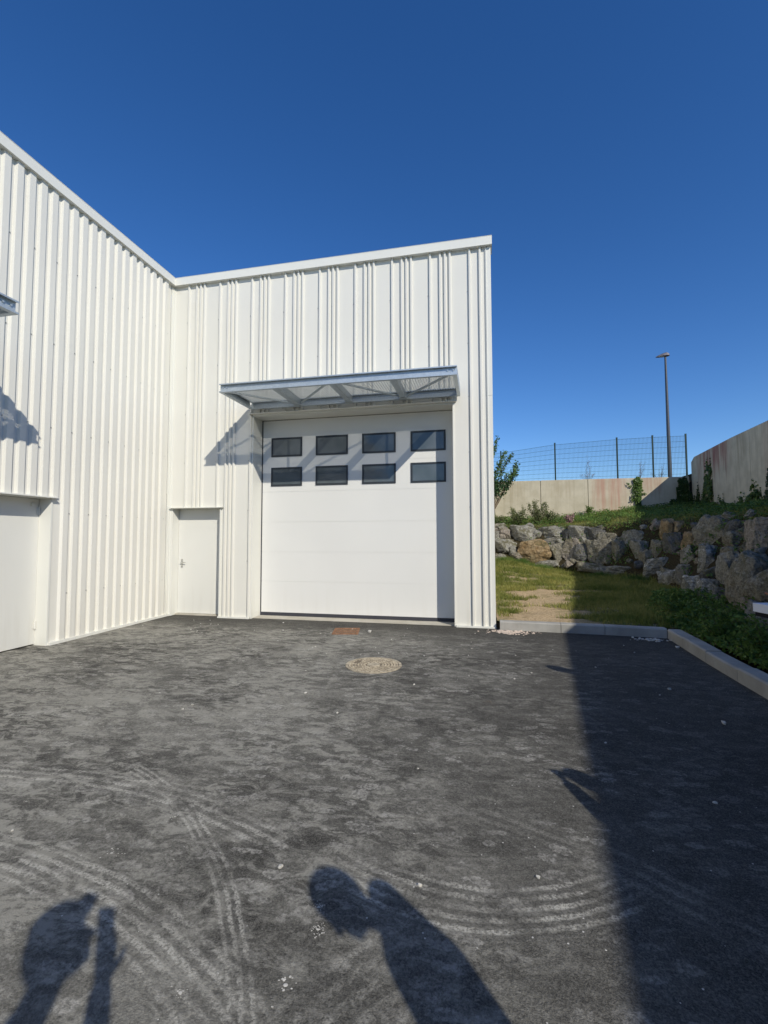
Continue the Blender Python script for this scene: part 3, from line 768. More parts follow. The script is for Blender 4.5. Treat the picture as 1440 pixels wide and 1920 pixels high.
def plant(name, base, tips, nleaf, lsize, spread, mat, stem=.008, label='', cat='plant', group=None, seed=0, tipleaf=.35, stemmat=None):
    rs = np.random.default_rng(seed); base = Vector(base)
    root = empty(name, base); tag(root, label, cat, group)
    bm = NB(); P = []
    for t in tips:
        t = Vector(t)-base; k = 6; prev = Vector((0, 0, 0)); bend = Vector(rs.normal(size=3))*.06*t.length
        for i in range(1, k+1):
            f = i/k; q = t*f + bend*math.sin(math.pi*f) + Vector((0, 0, t.length*.08*math.sin(math.pi*f)))
            tube(bm, prev, q, stem*(1-.75*(i-1)/k), stem*(1-.75*i/k), 5, False); 
            if f > tipleaf:
                for _ in range(max(1, int(nleaf/len(tips)/k/(1-tipleaf)))):
                    P.append(prev.lerp(q, rs.random()) + Vector(rs.normal(size=3))*spread*(1.15-.5*f))
            prev = q
    fin('stem', bm, stemmat or M_twig, root)
    arr_mesh('foliage', leaves([tuple(p) for p in P], lsize, .4), 4, mat, root)
    return root
# tall weeds on the ledge, each clump its own plant
def fan(b, n, h, sp, seed):
    rs = random.Random(seed); return [(b[0]+rs.uniform(-sp, sp), b[1]+rs.uniform(-sp, sp)*.6, b[2]+h*rs.uniform(.55, 1)) for _ in range(n)]
WG = 'weeds along the top of the sunlit bank'
for k, (x, y, h, sp, n, lb) in enumerate((
        (7.05, 9.9, .45, .25, 7, 'grey-green weed clump touching the building corner'),
        (7.75, 9.75, .75, .35, 16, 'bushy grey-green weed above the long grey boulder'),
        (8.45, 9.7, .95, .38, 20, 'tallest grey-green weed of the sunlit ledge, in front of the concrete wall'),
        (9.0, 9.8, .50, .28, 10, 'low weed right of the tallest one'),
        (9.55, 9.6, .38, .18, 7, 'reddish dry weed standing between boulders at the ledge'),
        (10.75, 11.9, .42, .13, 8, 'small bushy weed at the joint of the concrete wall'))):
    b = (x, y, terr(x, y)-.03)
    plant('tall_weed', b, fan(b, n, h, sp, k), 80*n, .062, .06, M_olive if k < 4 else (M_pink if k == 4 else M_weed), .006, lb, 'weed', WG, k, .15)
for k, (x, y, h) in enumerate(((9.75, -1.0, .5), (10.0, -.2, .6), (9.8, -1.9, .55), (10.15, -2.7, .6), (9.9, .9, .38), (9.85, -3.6, .6))):
    b = (x, y, terr(x, y)-.03)
    plant('leafy_weed', b, fan(b, 16, h, .38, 30+k), 800, .06, .06, M_weed, .005,
          ('leafy weed clump behind the kerb corner', 'leafy weed clump in front of the largest greenish boulder', 'leafy weed clump beside the right kerb', 'leafy weed clump at the right picture edge', 'low leafy weed at the foot of the white triangular boulder', 'leafy weed clump beyond the right picture edge')[k], 'weed', 'leafy weeds behind the right kerb', 40+k, .1)
for k, (x, y, h, lb) in enumerate(((7.7, 7.9, .30, 'tuft of tall grass at the foot of the ochre boulder'), (8.3, 7.75, .25, 'tuft of grass under the pale slab'), (7.1, 7.9, .28, 'grass tuft against the building corner by the bottom boulder'), (9.9, 6.6, .28, 'dark grass tuft before the shaded corner slab'), (10.5, 5.4, .3, 'shaded grass tuft before the white-patched boulder'))):
    b = (x, y, terr(x, y)-.02); bl = []
    for _ in range(500):
        a = random.uniform(0, 6.283); r = min(.4, abs(random.gauss(0, .2))); bx, by = r*math.cos(a), r*math.sin(a)*.5; hh = h*random.uniform(.5, 1); ww = .012
        lx = random.gauss(0, .08); bl.append([(bx-ww/2, by, 0), (bx+ww/2, by, 0), (bx+lx, by+random.gauss(0, .05), hh)])
    o = arr_mesh('grass_tuft', bl, 3, M_weed); o.location = b; tag(o, lb, 'grass tuft', 'grass tufts at the foot of the bank')

# ivy
def ivy(name, blobs, plane, n, size, mat, label, dangling=()):
    """blobs: (h, z, rh, rz) on plane: 'back' or 'right'"""
    P = []; tot = sum(b[2]*b[3] for b in blobs)
    for (h, z, rh, rz) in blobs:
        for _ in range(int(n*rh*rz/tot)):
            a = random.uniform(0, 6.283); r = math.sqrt(random.random())*(1+.15*math.sin(a*5+h)); hh = h+rh*r*math.cos(a); zz = z+rz*r*math.sin(a)
            off = random.uniform(.01, .12)*(1.2-r*.8)+.02
            P.append((hh, 12.2-off, zz) if plane == 'back' else (rwx(hh)-off, hh, zz))
    for (h0, z0, h1, z1, m_) in dangling:
        for i in range(m_):
            t = random.random(); q = (h0+(h1-h0)*t+random.gauss(0, .03), 12.2-random.uniform(.02, .1), z0+(z1-z0)*t+.12*math.sin(t*9)*.4+random.gauss(0, .02)); P.append(q)
    org = P[0][:2]+(min(p[2] for p in P),)
    fl = (0, -1, .3) if plane == 'back' else (-1, 0, .3)
    o = arr_mesh(name, leaves(P, size, -.3, fl, .8), 4, mat, origin=org); tag(o, label, 'ivy', 'ivy on the concrete walls')
ivy('ivy', [(12.68, 3.85, .17, .22), (12.66, 3.45, .16, .4), (12.66, 3.0, .10, .35), (12.72, 2.7, .16, .25)], 'back', 1500, .07, M_ivy, 'bright green ivy strip hanging down the sunlit concrete wall', [(12.6, 3.7, 12.25, 3.75, 30), (12.5, 3.6, 12.45, 3.0, 40), (12.8, 3.5, 12.95, 3.3, 25)])
ivy('ivy', [(14.35, 3.7, .2, .3), (14.35, 3.2, .28, .5), (14.25, 2.8, .42, .4), (13.95, 2.65, .45, .2)], 'back', 2600, .08, M_ivyd, 'dark ivy mass filling the corner where the two walls meet')
def ivy_profile(prof, n, size, mat, label, zb=2.35):
    hs_ = [p[0] for p in prof]; zs = [p[1] for p in prof]; P = []
    while len(P) < n:
        h = random.uniform(hs_[0], hs_[-1]); zt = float(np.interp(h, hs_, zs)) + .10*mnoise.noise(Vector((h*9, 0, 3)))
        z = zb+(max(zs)+.15-zb)*random.random()
        if z > zt: continue
        f = (z-zb)/max(.1, zt-zb)
        if random.random() > 1.15-.55*f**2 or mnoise.noise(Vector((h*5, z*5, 2))) < -.28*(1.4-f): continue
        off = random.uniform(.01, .09)*(1.3-f)+.015
        P.append((rwx(h)-off, h, z))
    for _ in range(int(n*.05)):      # loose runners above the mass
        h = random.choice(hs_)+random.gauss(0, .05); z = float(np.interp(h, hs_, zs))+random.uniform(0, .35)*random.random(); P.append((rwx(h)-.02, h, z))
    org = (rwx(hs_[0]), (hs_[0]+hs_[-1])/2, zb)
    o = arr_mesh('ivy', leaves(P, size, -.3, (-1, 0, .3), .8), 4, mat, origin=org); tag(o, label, 'ivy', 'ivy on the concrete walls')
ivy_profile([(9.72, 2.5), (9.76, 3.7), (9.86, 4.12), (10.25, 4.16), (10.5, 3.95), (10.62, 3.5), (10.75, 3.2), (10.95, 2.95)], 3200, .07, M_ivy, 'ivy column climbing almost to the top of the right wall')
ivy_profile([(10.9, 2.85), (11.2, 3.1), (11.38, 3.55), (11.5, 3.2), (11.85, 2.95), (12.15, 3.2)], 1700, .07, M_ivyd, 'narrow ivy spike between the corner and the ivy column')
ivy_profile([(8.45, 2.4), (8.7, 2.75), (9.1, 2.85), (9.4, 2.7), (9.72, 2.75)], 900, .065, M_ivy, 'small low ivy hump right of the ivy column')
ivy_profile([(5.85, 2.45), (5.95, 2.8), (6.2, 2.9), (6.36, 2.88), (6.42, 3.12), (6.55, 2.95), (6.85, 2.7), (7.02, 2.55)], 2000, .065, M_ivy, 'pointed ivy bush with a spike at the right part of the wall')
ivy_profile([(7.03, 2.5), (7.2, 2.72), (7.35, 2.85), (7.55, 2.6), (7.9, 2.4)], 700, .065, M_ivy, 'short ivy knob left of the pointed ivy bush')
ivy_profile([(4.4, 2.6), (5.3, 2.9), (5.48, 3.25), (5.6, 2.8), (5.75, 2.45)], 1300, .065, M_ivyd, 'ivy patch at the right edge of the picture')

# shrub beside the building
b = (6.55, 10.6, 2.15)
plant('shrub_tree', b, [(7.05, 10.5, 5.6), (7.0, 10.4, 5.2), (6.75, 10.7, 5.0), (7.35, 10.5, 5.05), (7.62, 10.4, 4.92), (7.78, 10.5, 4.6), (7.82, 10.6, 4.35), (7.75, 10.4, 4.1), (7.4, 10.3, 4.1), (7.2, 10.4, 3.85), (6.95, 10.5, 3.9), (6.6, 10.6, 4.6), (7.18, 10.35, 4.6), (7.0, 10.5, 3.75)], 2300, .10, .075, M_shrub, .026,
      'green leafy shrub reaching out from behind the building corner above the wall', 'shrub', None, 5, .62)
b = (7.12, 10.3, 3.95)
# dry plants behind the fence
for k, (x, z, h, lb) in enumerate(((10.95, 3.9, 1.3, 'pinkish dry stalk rising behind the fence above the wall joint'), (12.98, 3.9, 1.0, 'faint dry stalk behind the fence over the hanging ivy'), (13.8, 3.9, 1.05, 'thin grey dry stalk behind the fence beside the lamp'))):
    bb = (x, 13.0, z)
    tips = [(x+random.uniform(-.13, .13)+.12, 13.0+random.uniform(-.1, .1), z+h*random.uniform(.6, 1)) for _ in range(6)] + ([(x+random.uniform(-.45, .45), 13.0, z+.45) for _ in range(9)] if k != 1 else [])
    plant('dry_stalk', bb, tips, 330 if k == 0 else 160, .035, .04, M_pink if k < 2 else M_olive, .005, lb, 'plant', 'dry stalks behind the fence', 60+k, .3)

# ------------------------------------------------------------------ mesh fence
FY = 12.75
px_ = [4.95, 7.25, 9.56, 12.08, 13.47, 14.73]; pt = [5.15, 5.43, 5.70, 5.82, 5.845, 5.85]
fe = empty('mesh_fence', (9.5, FY, 3.9)); tag(fe, 'dark green welded mesh fence with posts standing behind the concrete wall', 'fence')
for x, z in zip(px_, pt):
    bm = NB(); box(bm, x-9.5-.03, x-9.5+.03, -.03, .03, -.1, z-3.9+.04); fin('post', bm, M_fence, fe)
for (xa, za), (xb, zb) in zip(zip(px_, pt), zip(px_[1:], pt[1:])):
    bm = NB(); n = int(round((xb-xa-.06)/.052)); zb0 = 3.98
    for i in range(1, n):
        t = i/n; x = xa+.03+(xb-xa-.06)*t; zt_ = za+(zb-za)*t-.03
        obox(bm, (x-9.5, 0, zb0-3.9), (x-9.5, 0, zt_-3.9), .0065, .0065, (0, 1, 0))
    for j in range(9):
        f = j/8; z0 = zb0+(za-.05-zb0)*f; z1 = zb0+(zb-.05-zb0)*f
        for yo_ in (-.006, .006): obox(bm, (xa-9.5+.03, yo_, z0-3.9), (xb-9.5-.03, yo_, z1-3.9), .006, .007)
    fin('mesh_panel', bm, M_wire, fe)

# ------------------------------------------------------------------ street lamp
sl = empty('street_lamp', (14.40, 13.6, 3.9)); tag(sl, 'tall dark street lamp with one grey head, standing behind the mesh fence', 'street lamp')
bm = NB(); tube(bm, (0, 0, 0), (-.02, 0, 5.8), .088, .04, 16); fin('pole', bm, M_pole, sl, smooth=False)
bm = NB(); tube(bm, (.06, .10, 0), (.06, .10, 1.35), .04, .04, 10); box(bm, -.11, .11, -.11, .11, -.1, .03); fin('base_sleeve', bm, M_fence, sl)
bm = NB()
prof = [(-.40, .0, .03), (-.30, .045, .075), (-.12, .10, .11), (.03, .14, .12), (.11, .10, .09), (.15, .02, .03)]
rings = []
for (x, top, hw) in prof:
    zb = 5.66+(.0 if x > -.1 else (x+.1)*.12); rings.append([bm.verts.new((x, -hw, zb)), bm.verts.new((x, -hw*.7, zb+top*.75+.02)), bm.verts.new((x, 0, zb+top+.03)), bm.verts.new((x, hw*.7, zb+top*.75+.02)), bm.verts.new((x, hw, zb))])
for a, b2 in zip(rings, rings[1:]):
    for i in range(5): bm.faces.new((a[i], a[(i+1) % 5], b2[(i+1) % 5], b2[i]))
bm.faces.new(rings[0]); bm.faces.new(rings[-1][::-1])
fin('lamp_head', bm, M_lamp, sl)
bm = NB(); box(bm, -.3, -.08, -.05, .05, 5.622, 5.645); fin('lamp_glass', bm, simple('lamp_glass', (.5, .5, .45), .2, .5), sl)

# ------------------------------------------------------------------ manhole, grate, debris
mh = empty('manhole_cover', (5.067, -2.735, 0), R(10)); tag(mh, 'round tan cast iron manhole cover with raised studs in the asphalt', 'manhole cover')
bm = NB(); n = 48
def ringz(bm, r0, r1, z0, z1):
    a = [[bm.verts.new((r*math.cos(2*math.pi*i/n), r*math.sin(2*math.pi*i/n), z)) for i in range(n)] for r, z in ((r0, z0), (r0, z1), (r1, z1), (r1, z0))]
    for q in range(4):
        A, B = a[q], a[(q+1) % 4]
        for i in range(n): bm.faces.new((A[i], A[(i+1) % n], B[(i+1) % n], B[i]))
ringz(bm, .322, .355, -.02, .010); fin('frame_ring', bm, M_cover, mh)
bm = NB(); tube(bm, (0, 0, -.02), (0, 0, .004), .311, .311, 48); cv = fin('cover_plate', bm, M_covd, mh)
bm = NB()
tube(bm, (0, 0, .004), (0, 0, .013), .085, .08, 24)
for k, (r, c) in enumerate(((.118, 14), (.155, 18), (.193, 22), (.231, 26), (.268, 30), (.300, 34))):
    for i in range(c):
        a = 2*math.pi*(i+.5*(k % 2))/c
        if k == 3 and 2.3 < a < 2.8 or k == 4 and 2.3 < a < 2.75: continue
        q = Matrix.Rotation(a, 4, 'Z')
        vs_ = [bm.verts.new(q @ Vector(p)) for p in ((r-.014, -.016, .003), (r+.014, -.018, .003), (r+.014, .018, .003), (r-.014, .016, .003), (r-.011, -.013, .013), (r+.011, -.015, .013), (r+.011, .015, .013), (r-.011, .013, .013))]
        for f in ((4, 5, 6, 7), (0, 1, 5, 4), (1, 2, 6, 5), (2, 3, 7, 6), (3, 0, 4, 7)): bm.faces.new([vs_[j] for j in f])
fin('studs', bm, M_cover, mh)
gr = empty('drain_grate', (4.12, -.80, 0), R(11.6)); tag(gr, 'small rusty rectangular drain grate in the asphalt before the garage door', 'drain grate')
bm = NB(); wx, wy = .22, .25
box(bm, -wx, wx, -wy, -wy+.035, -.02, .012); box(bm, -wx, wx, wy-.035, wy, -.02, .012); box(bm, -wx, -wx+.03, -wy+.035, wy-.035, -.02, .012); box(bm, wx-.03, wx, -wy+.035, wy-.035, -.02, .012)
fin('grate_frame', bm, M_grate, gr)
bm = NB()
for i in range(11): x = -wx+.045+i*.0355; box(bm, x-.009, x+.009, -wy+.035, wy-.035, -.015, .009)
box(bm, -wx+.03, wx-.03, -.012, .012, -.015, .0075)
fin('grate_bars', bm, M_grate, gr)
bm = NB(); box(bm, -wx+.03, wx-.03, -wy+.035, wy-.035, -.02, .002); fin('grate_pit', bm, M_covd, gr)

M_white = simple('white_stone_chip', (.52, .50, .45), .85, .2, 0, .2, 40)
M_mort = simple('pink_mortar', (.58, .48, .40), .9, .1, 0, .2, 30)
def chip(x, y, s, lb, grp='white stone chips on the asphalt', mat=None, flat=.5, name='stone_chip'):
    bm = rock_mesh('c', s, s*random.uniform(.5, .9), s*flat, random.randint(0, 9999))
    o = fin(name, bm, mat or M_white); o.location = (x, y, s*flat*.4); o.rotation_euler.z = random.uniform(0, 3); tag(o, lb, 'stone', grp); return o
chip(4.53, -.78, .11, 'crumpled white lump of plaster right of the rusty grate', None, None, .35, 'plaster_lump')
CH = [(9.06, -.52, .05, 'white chip at the inside corner of the kerb'), (9.18, -.95, .06, 'white chip beside the right kerb'), (8.75, -.36, .05, 'pale chip at the foot of the shaded kerb'),
      (8.35, -3.0, .045, 'white chip in the shade of the wall'), (8.45, -3.9, .06, 'cream leaf-like chip lowest in the shade'), (5.0, -2.15, .03, 'white grain behind the manhole'), (4.62, -3.9, .035, 'yellowish pebble left of the foot marks')]
for (x, y, s, lb) in CH: chip(x, y, s, lb)
cnt = 0
while cnt < 46:
    x = random.uniform(3.0, 8.9); y = random.uniform(-7.0, -.4) if cnt > 18 else random.uniform(-2.2, -.2)
    if (x < 1.9 and y > -.2) or (x-5.07)**2+(y+2.73)**2 < .2: continue
    chip(x, y, random.uniform(.012, .03), 'tiny white chip scattered on the asphalt', 'tiny white chips scattered over the yard'); cnt += 1
for k in range(14): chip(random.uniform(.2, 3.2), random.uniform(-1.4, -.25), random.uniform(.015, .035), 'tiny white chip scattered on the asphalt', 'tiny white chips scattered over the yard')
def splash(x, y, ax, ay, n, s, lb):
    bm = NB()
    ball(bm, (0, 0, .001), s*1.0, 1, .8, .12, 2)
    for _ in range(n):
        px2, py2 = random.gauss(0, ax), random.gauss(0, ay); q = s*random.uniform(.25, .7)
        ball(bm, (px2, py2, .001), q, 1, random.uniform(.5, 1), .15, 1)
    o = fin('plaster_splash', bm, M_white); o.location = (x, y, .001); tag(o, lb, 'splash', 'dried white plaster splashes')
for a_ in ((5.72, -6.49, .012, .014, 26, .006, 'speckled white splash beside the head of the middle shadow'), (5.755, -6.60, .016, .016, 40, .006, 'denser speckled white splash just below the first, beside the middle shadow'),
           (4.56, -6.385, .03, .02, 14, .008, 'short white streak of splashes left of the curved tyre track'), (4.674, -6.042, .018, .012, 18, .006, 'small white splash where the tyre tracks cross'),
           (5.726, -6.849, .018, .03, 12, .009, 'white splash with a tail near the bottom of the picture'), (5.371, -6.953, .015, .01, 9, .007, 'tiny bright splash between the two big shadows at the bottom')): splash(*a_)
# crumbs of mortar at the building corner
bm = NB()
for _ in range(260):
    a = random.gauss(6.85, .17); c_ = random.gauss(-.30, .08)
    if c_ > -.17: continue
    s = random.uniform(.006, .02); ball(bm, (a, c_, s*.3), s, 1.2, 1, .55, 1)
o = fin('mortar_crumbs', bm, M_mort); tag(o, 'pinkish mortar crumbs at the foot of the building corner', 'rubble', kind='stuff')
bm = NB()
for _ in range(90):
    a = random.gauss(9.0, .14); c_ = random.gauss(-.45, .05); s = random.uniform(.006, .018); ball(bm, (a, min(c_, -.33), s*.3), s, 1.2, 1, .55, 1)
o = fin('kerb_crumbs', bm, M_white); tag(o, 'white crumbs in the shaded kerb corner', 'rubble', kind='stuff')

# ------------------------------------------------------------------ people (their shadows fall into the picture)
def remeshed(name, bm, mat, parent, vox, smooth_it=6):
    me = bpy.data.meshes.new('tmp'); bm.to_mesh(me); bm.free()
    o = bpy.data.objects.new('tmp', me); COL.objects.link(o)
    md = o.modifiers.new('r', 'REMESH'); md.mode = 'VOXEL'; md.voxel_size = vox
    sm = o.modifiers.new('s', 'SMOOTH'); sm.factor = .6; sm.iterations = smooth_it
    dg = bpy.context.evaluated_depsgraph_get(); dg.update()
    res = bpy.data.meshes.new_from_object(o.evaluated_get(dg)); res.name = name
    bpy.data.objects.remove(o); res.materials.clear()
    return link(name, res, mat, parent, smooth=True)
def cap_(bm, a, b, r0, r1):
    a, b = Vector(a), Vector(b)
    ball(bm, a, r0); ball(bm, b, r1)
    if (b-a).length > 1e-4: tube(bm, a, b, r0, r1, 16)
M_skin = simple('skin', (.42, .20, .13), .55, .3, 0, .06, 12)
M_hair = simple('dark_hair', (.025, .018, .014), .6, .3, 0, .3, 60)
M_shoe = simple('dark_shoe_leather', (.03, .025, .02), .5)
def person(base, face, J, shirt, pants, label, sleeves='long', cap=False, vox=.007, hg=0.):
    """J: joints in frame (f forward, s to the person's right, z)"""
    fd = Vector((*face, 0)).normalized(); sd_ = Vector((fd.y, -fd.x, 0))
    root = empty('person', (*base, 0)); tag(root, label, 'person')
    W = lambda p: fd*p[0]+sd_*p[1]+Vector((0, 0, p[2]))
    D = dict(hipL=(0, -.09, .93), hipR=(0, .09, .93), kneeL=(.02, -.10, .50), kneeR=(.02, .10, .50), ankL=(-.01, -.11, .09), ankR=(-.01, .11, .09),
             pelvis=(0, 0, .97), waist=(.0, 0, 1.12), chest=(0, 0, 1.32), neck=(-.01, 0, 1.47), head=(.04, 0, 1.62),
             shL=(-.01, -.18, 1.41), shR=(-.01, .18, 1.41), elL=(0, -.24, 1.13), elR=(0, .24, 1.13), wrL=(.06, -.24, .89), wrR=(.06, .24, .89),
             hdir=(1, 0, 0), palmL=(.1, 0, -1), palmR=(.1, 0, -1))
    D.update(J); p = {k: W(v) for k, v in D.items() if isinstance(v, tuple)}
    hd = p['hdir'].normalized(); side = hd.cross(Vector((0, 0, 1))).normalized(); up = side.cross(hd)
    rot = Matrix((hd, -side, up)).transposed()
    def head(bm, grow=0):
        c = p['head']; ball(bm, c+up*.02-hd*.01, 1, .098+grow, .077+grow, .105+grow, 3, rot)
        if not grow:
            ball(bm, c+hd*.03-up*.055, 1, .062, .054, .062, 3, rot); ball(bm, c+hd*.075-up*.09, .022)
            tube(bm, c+hd*.088+up*.012, c+hd*.112-up*.028, .008, .014, 8); ball(bm, c+hd*.108-up*.03, .0145)
            for s_ in (-1, 1):
                ball(bm, c+side*s_*.078-hd*.008-up*.01, 1, .02, .009, .032, 2, rot)
                ball(bm, c+hd*.083+side*s_*.032+up*.028, 1, .012, .022, .008, 2, rot)
            ball(bm, c+hd*.092-up*.062, 1, .010, .024, .007, 2, rot)
    bm = NB(); head(bm)
    cap_(bm, p['neck']-Vector((0, 0, .04)), p['head']-up*.06-hd*.02, .058, .055)
    cap_(bm, p['pelvis'], p['waist'], .12, .11); cap_(bm, p['waist'], p['chest'], .11, .125)
    cap_(bm, p['shL'], p['shR'], .05, .05); cap_(bm, p['chest'], p['neck'], .10, .055)
    for s_ in 'LR':
        cap_(bm, p['sh'+s_], p['el'+s_], .048, .038); cap_(bm, p['el'+s_], p['wr'+s_], .038, .026)
        cap_(bm, p['hip'+s_], p['knee'+s_], .082, .055); cap_(bm, p['knee'+s_], p['ank'+s_], .052, .036)
        ap = p['ank'+s_]; cap_(bm, ap-Vector((0, 0, .04)), ap+fd*.15-Vector((0, 0, .055)), .04, .03)
        # hand: palm, four unequal bent fingers, thumb from the side of the palm
        d = p['palm'+s_].normalized(); wr = p['wr'+s_]
        sgn = 1 if s_ == 'L' else -1
        nrm = D.get('pn'+s_); nrm = W(nrm).normalized() if nrm else (sd_*sgn)
        nrm = (nrm-d*nrm.dot(d)).normalized(); br = d.cross(nrm).normalized()
        for q in (-.026, 0, .026): cap_(bm, wr+d*.01+br*q*.6, wr+d*.088+br*q, .014, .012)
        curl = D.get('curl'+s_, .5)
        for q, L in zip((-.032, -.011, .011, .031), (.062, .074, .070, .054)):
            a = wr+d*.088+br*q; dd = d
            for seg, ln in enumerate((.45, .32, .25)):
                dd = (dd+nrm*curl*(.5+.3*seg)).normalized(); b_ = a+dd*L*ln*1.1; cap_(bm, a, b_, .0088-.0008*seg, .0082-.0008*seg); a = b_
        a = wr+d*.03+br*-.03; dd = (d*.7-br*.7+nrm*.35).normalized()
        for ln in (.035, .03): b_ = a+dd*ln; cap_(bm, a, b_, .0115, .0095); a = b_; dd = (dd+nrm*.3+d*.3).normalized()
    remeshed('body', bm, M_skin, root, vox*.8, 3)
    bm = NB(); cap_(bm, p['waist']-Vector((0, 0, .06)), p['chest'], .142, .15); cap_(bm, p['chest'], p['neck']-Vector((0, 0, .05)), .135, .075)
    for s_ in 'LR':
        cap_(bm, p['chest'].lerp(p['sh'+s_], .45), p['sh'+s_], .11, .068); cap_(bm, p['sh'+s_], p['el'+s_] if sleeves == 'long' else p['sh'+s_].lerp(p['el'+s_], .7), .068, .054)
        cap_(bm, p['waist']-Vector((0, 0, .06)), p['hip'+s_]+Vector((0, 0, .03)), .125, .105)
        if sleeves == 'long': cap_(bm, p['el'+s_], p['el'+s_].lerp(p['wr'+s_], .93), .053, .038)
    remeshed('shirt', bm, shirt, root, vox*1.3)
    bm = NB(); cap_(bm, p['hipL'], p['hipR'], .108, .108)
    for s_ in 'LR': cap_(bm, p['hip'+s_], p['knee'+s_], .10, .078); cap_(bm, p['knee'+s_], p['ank'+s_]+Vector((0, 0, .02)), .074, .062)
    remeshed('trousers', bm, pants, root, vox*1.5)
    for s_ in 'LR':
        bm = NB(); ap = p['ank'+s_]; cap_(bm, ap-Vector((0, 0, .035))-fd*.03, ap+fd*.17-Vector((0, 0, .05)), .05, .036); cap_(bm, ap, ap-Vector((0, 0, .03)), .045, .048)
        q = remeshed('shoe', bm, M_shoe, root, .008)
    bm = NB(); c = p['head']
    ball(bm, c+up*.035-hd*.022, 1, .102+hg, .083+hg, .100+hg, 3, rot); ball(bm, c-hd*.05-up*.01, 1, .062, .074, .075, 3, rot)
    if cap:
        tube(bm, c+up*.005-hd*.01, c+up*.128-hd*.008, .103, .095, 24); ball(bm, c-hd*.05, 1, .07, .085, .09, 3, rot)
        for q in (-.06, -.04, -.02, 0, .02, .04, .06): cap_(bm, c+up*.085+hd*.06+side*q, c+up*.118+hd*(.145-abs(q)*.5)+side*q*.9, .012, .008)
    remeshed('cap' if cap else 'hair', bm, simple('dark_cap_cloth', (.03, .035, .05), .9) if cap else M_hair, root, .007)
    bm = NB()
    for s_ in (-1, 1): ball(bm, c+hd*.081+side*s_*.032+up*.012, .0115)
    fin('eyes', bm, simple('eye_white', (.6, .6, .58), .2), root, smooth=True)
    return root, p

navy = simple('navy_cloth', (.03, .04, .07), .9, .1, 0, .2, 30); jeans = simple('blue_denim', (.06, .09, .16), .9, .1, 0, .25, 60)
grey = simple('grey_cloth', (.20, .20, .21), .9, .1, 0, .2, 30); maroon = simple('dark_red_cloth', (.11, .02, .018), .9, .1, 0, .25, 30); black = simple('black_cloth', (.02, .02, .022), .9, .1, 0, .2, 30)
PERP = Vector((.7488, .6628)); HS = Vector((-.6628, .7488))
# photographer: right behind the camera, phone raised before the face
o0 = Vector((6.56, -8.70)) - PERP*.20 - HS*.02
fc = Vector((.12, 1.0)).normalized()
fx, sx_ = fc, Vector((fc.y, -fc.x))
def loc(base, f, pt):
    d = Vector(pt[:2])-base; s = Vector((f.y, -f.x)); return (d.dot(f), d.dot(s), pt[2])
hc = Vector((6.56, -8.70)) - PERP*.115
ph = CAM - F*.03
hand = (ph.x+.035, ph.y-.04, ph.z-.17)
person((o0.x, o0.y-.02), fc, dict(head=loc(o0, fc, (hc.x, hc.y, 1.69)), hdir=(1, .55, .22), neck=(.0, .0, 1.50), chest=(-.04, -.02, 1.34),
       shL=(-.02, -.17, 1.42), shR=(.0, .17, 1.42), elR=loc(o0, fc, (ph.x+.06, ph.y-.12, 1.20)), wrR=loc(o0, fc, (hand[0], hand[1]-.01, hand[2]-.03)), palmR=(.25, -.1, 1), pnR=(.6, -.8, 0), curlR=2.2,
       elL=(.02, -.26, 1.14), wrL=(.14, -.22, .93)), navy, jeans, 'person in a navy top and cap behind the camera, holding up a phone', cap=True)
pho = empty('phone', ph - UP*.062)
tag(pho, 'black phone held up at the camera position by the photographer', 'phone')
bm = NB(); box(bm, -.036, .036, -.004, .004, -.073, .073)
rm = Matrix((RT, F, UP)).transposed().to_4x4()
fin('phone_body', bm, black, pho, pre=Matrix.Translation(-RT*.018) @ rm, bevel=.002)
bm = NB(); box(bm, .006, .034, .0045, .007, .040, .070); fin('camera_bump', bm, M_frame, pho, pre=Matrix.Translation(-RT*.018) @ rm)
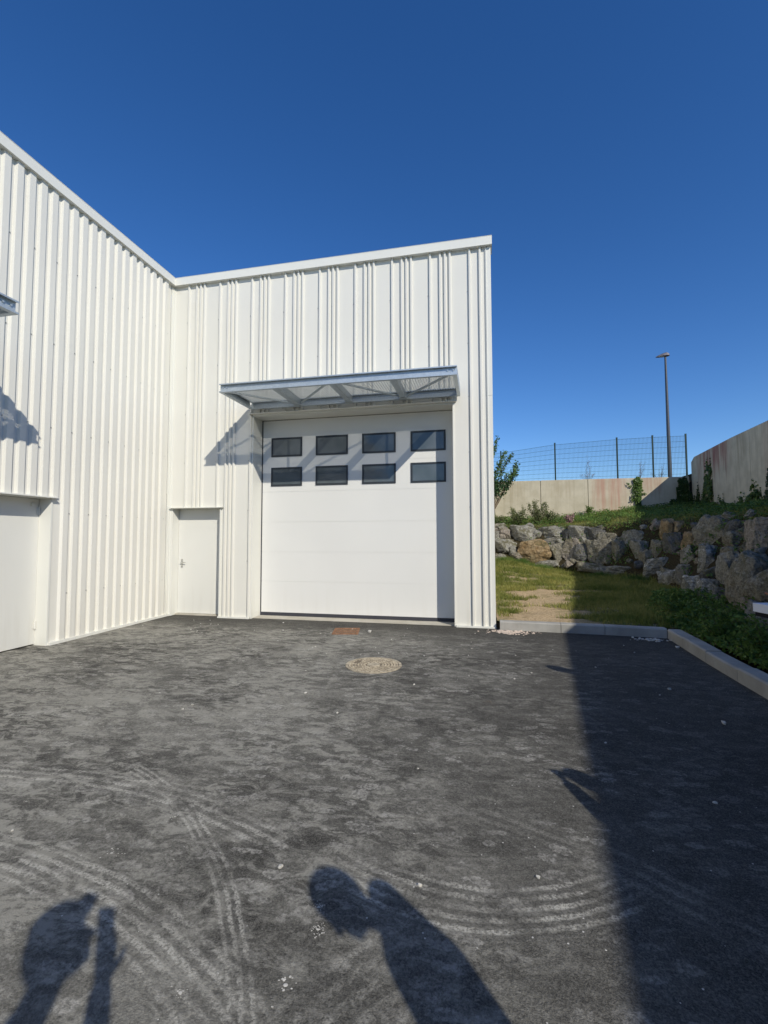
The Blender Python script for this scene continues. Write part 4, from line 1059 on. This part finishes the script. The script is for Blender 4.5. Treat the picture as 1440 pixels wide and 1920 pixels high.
# bystander bending over beside the photographer
b2 = Vector((7.5, -8.3)) + PERP*.10
f2 = -PERP
person((b2.x, b2.y), f2, dict(head=(.135, 0, 1.665), hdir=(1, 0, -.75), neck=(-.035, 0, 1.545), chest=(-.03, 0, 1.38), waist=(.0, 0, 1.15), shL=(-.05, -.18, 1.51), shR=(-.05, .18, 1.51),
       elL=(.0, -.2, 1.22), elR=(.0, .2, 1.22), wrL=(.16, -.14, 1.10), wrR=(.16, .14, 1.10), palmL=(1, .2, .1), palmR=(1, -.2, .1)), grey, black,
       'person in a grey top looking down, standing just right of the photographer', sleeves='short', hg=.014)
# person with papers at the right edge
b3 = Vector((8.98, -4.24)); f3 = Vector((-1, -.12)).normalized()
person((b3.x, b3.y), f3, dict(head=(.045, 0, 1.585), hdir=(1, 0, -.45), neck=(-.03, 0, 1.45), elL=(.02, -.23, 1.12), elR=(.04, .23, 1.12), wrL=(.17, -.10, 1.12), wrR=(.15, .15, 1.13), palmL=(1, .3, .05), palmR=(.95, -.35, .05),
       pnL=(.1, .3, 1), pnR=(.1, -.3, 1), curlL=.3, curlR=.3, shL=(0, -.17, 1.38), shR=(0, .17, 1.38)), maroon, jeans,
       'person in a dark red top at the right edge, holding a white box')
bx = empty('paper_box', (8.63, -4.36, 1.02), R(14)); tag(bx, 'white box of papers with a dark underside held at the right edge of the picture', 'box')
bm = NB(); box(bm, -.075, .22, -.11, .12, .004, .072); fin('box_body', bm, simple('white_card', (.72, .73, .76), .7), bx, bevel=.003)
bm = NB(); box(bm, -.06, .22, -.10, .115, -.03, .003); fin('dark_tray', bm, black, bx)
# person behind in the shade, both arms stretched towards the yard
b4 = Vector((8.66, -6.90)); f4 = Vector((-.64, .77)).normalized()
q4 = lambda x, y, z: loc(b4, f4, (x, y, z))
person((b4.x, b4.y), f4, dict(shL=(.0, -.17, 1.36), shR=(.0, .17, 1.36), neck=(-.02, 0, 1.44), head=(.03, 0, 1.54), elL=q4(8.31, -6.90, 1.20), elR=q4(8.52, -6.56, 1.20), wrL=q4(8.17, -6.54, 1.20), wrR=q4(8.23, -6.47, 1.20),
       palmL=(1, .25, 0), palmR=(1, -.25, 0), pnL=(0, 1, -.2), pnR=(0, -1, -.2)), black, grey, 'person in black standing in the shade right of the camera, arms held out in front')
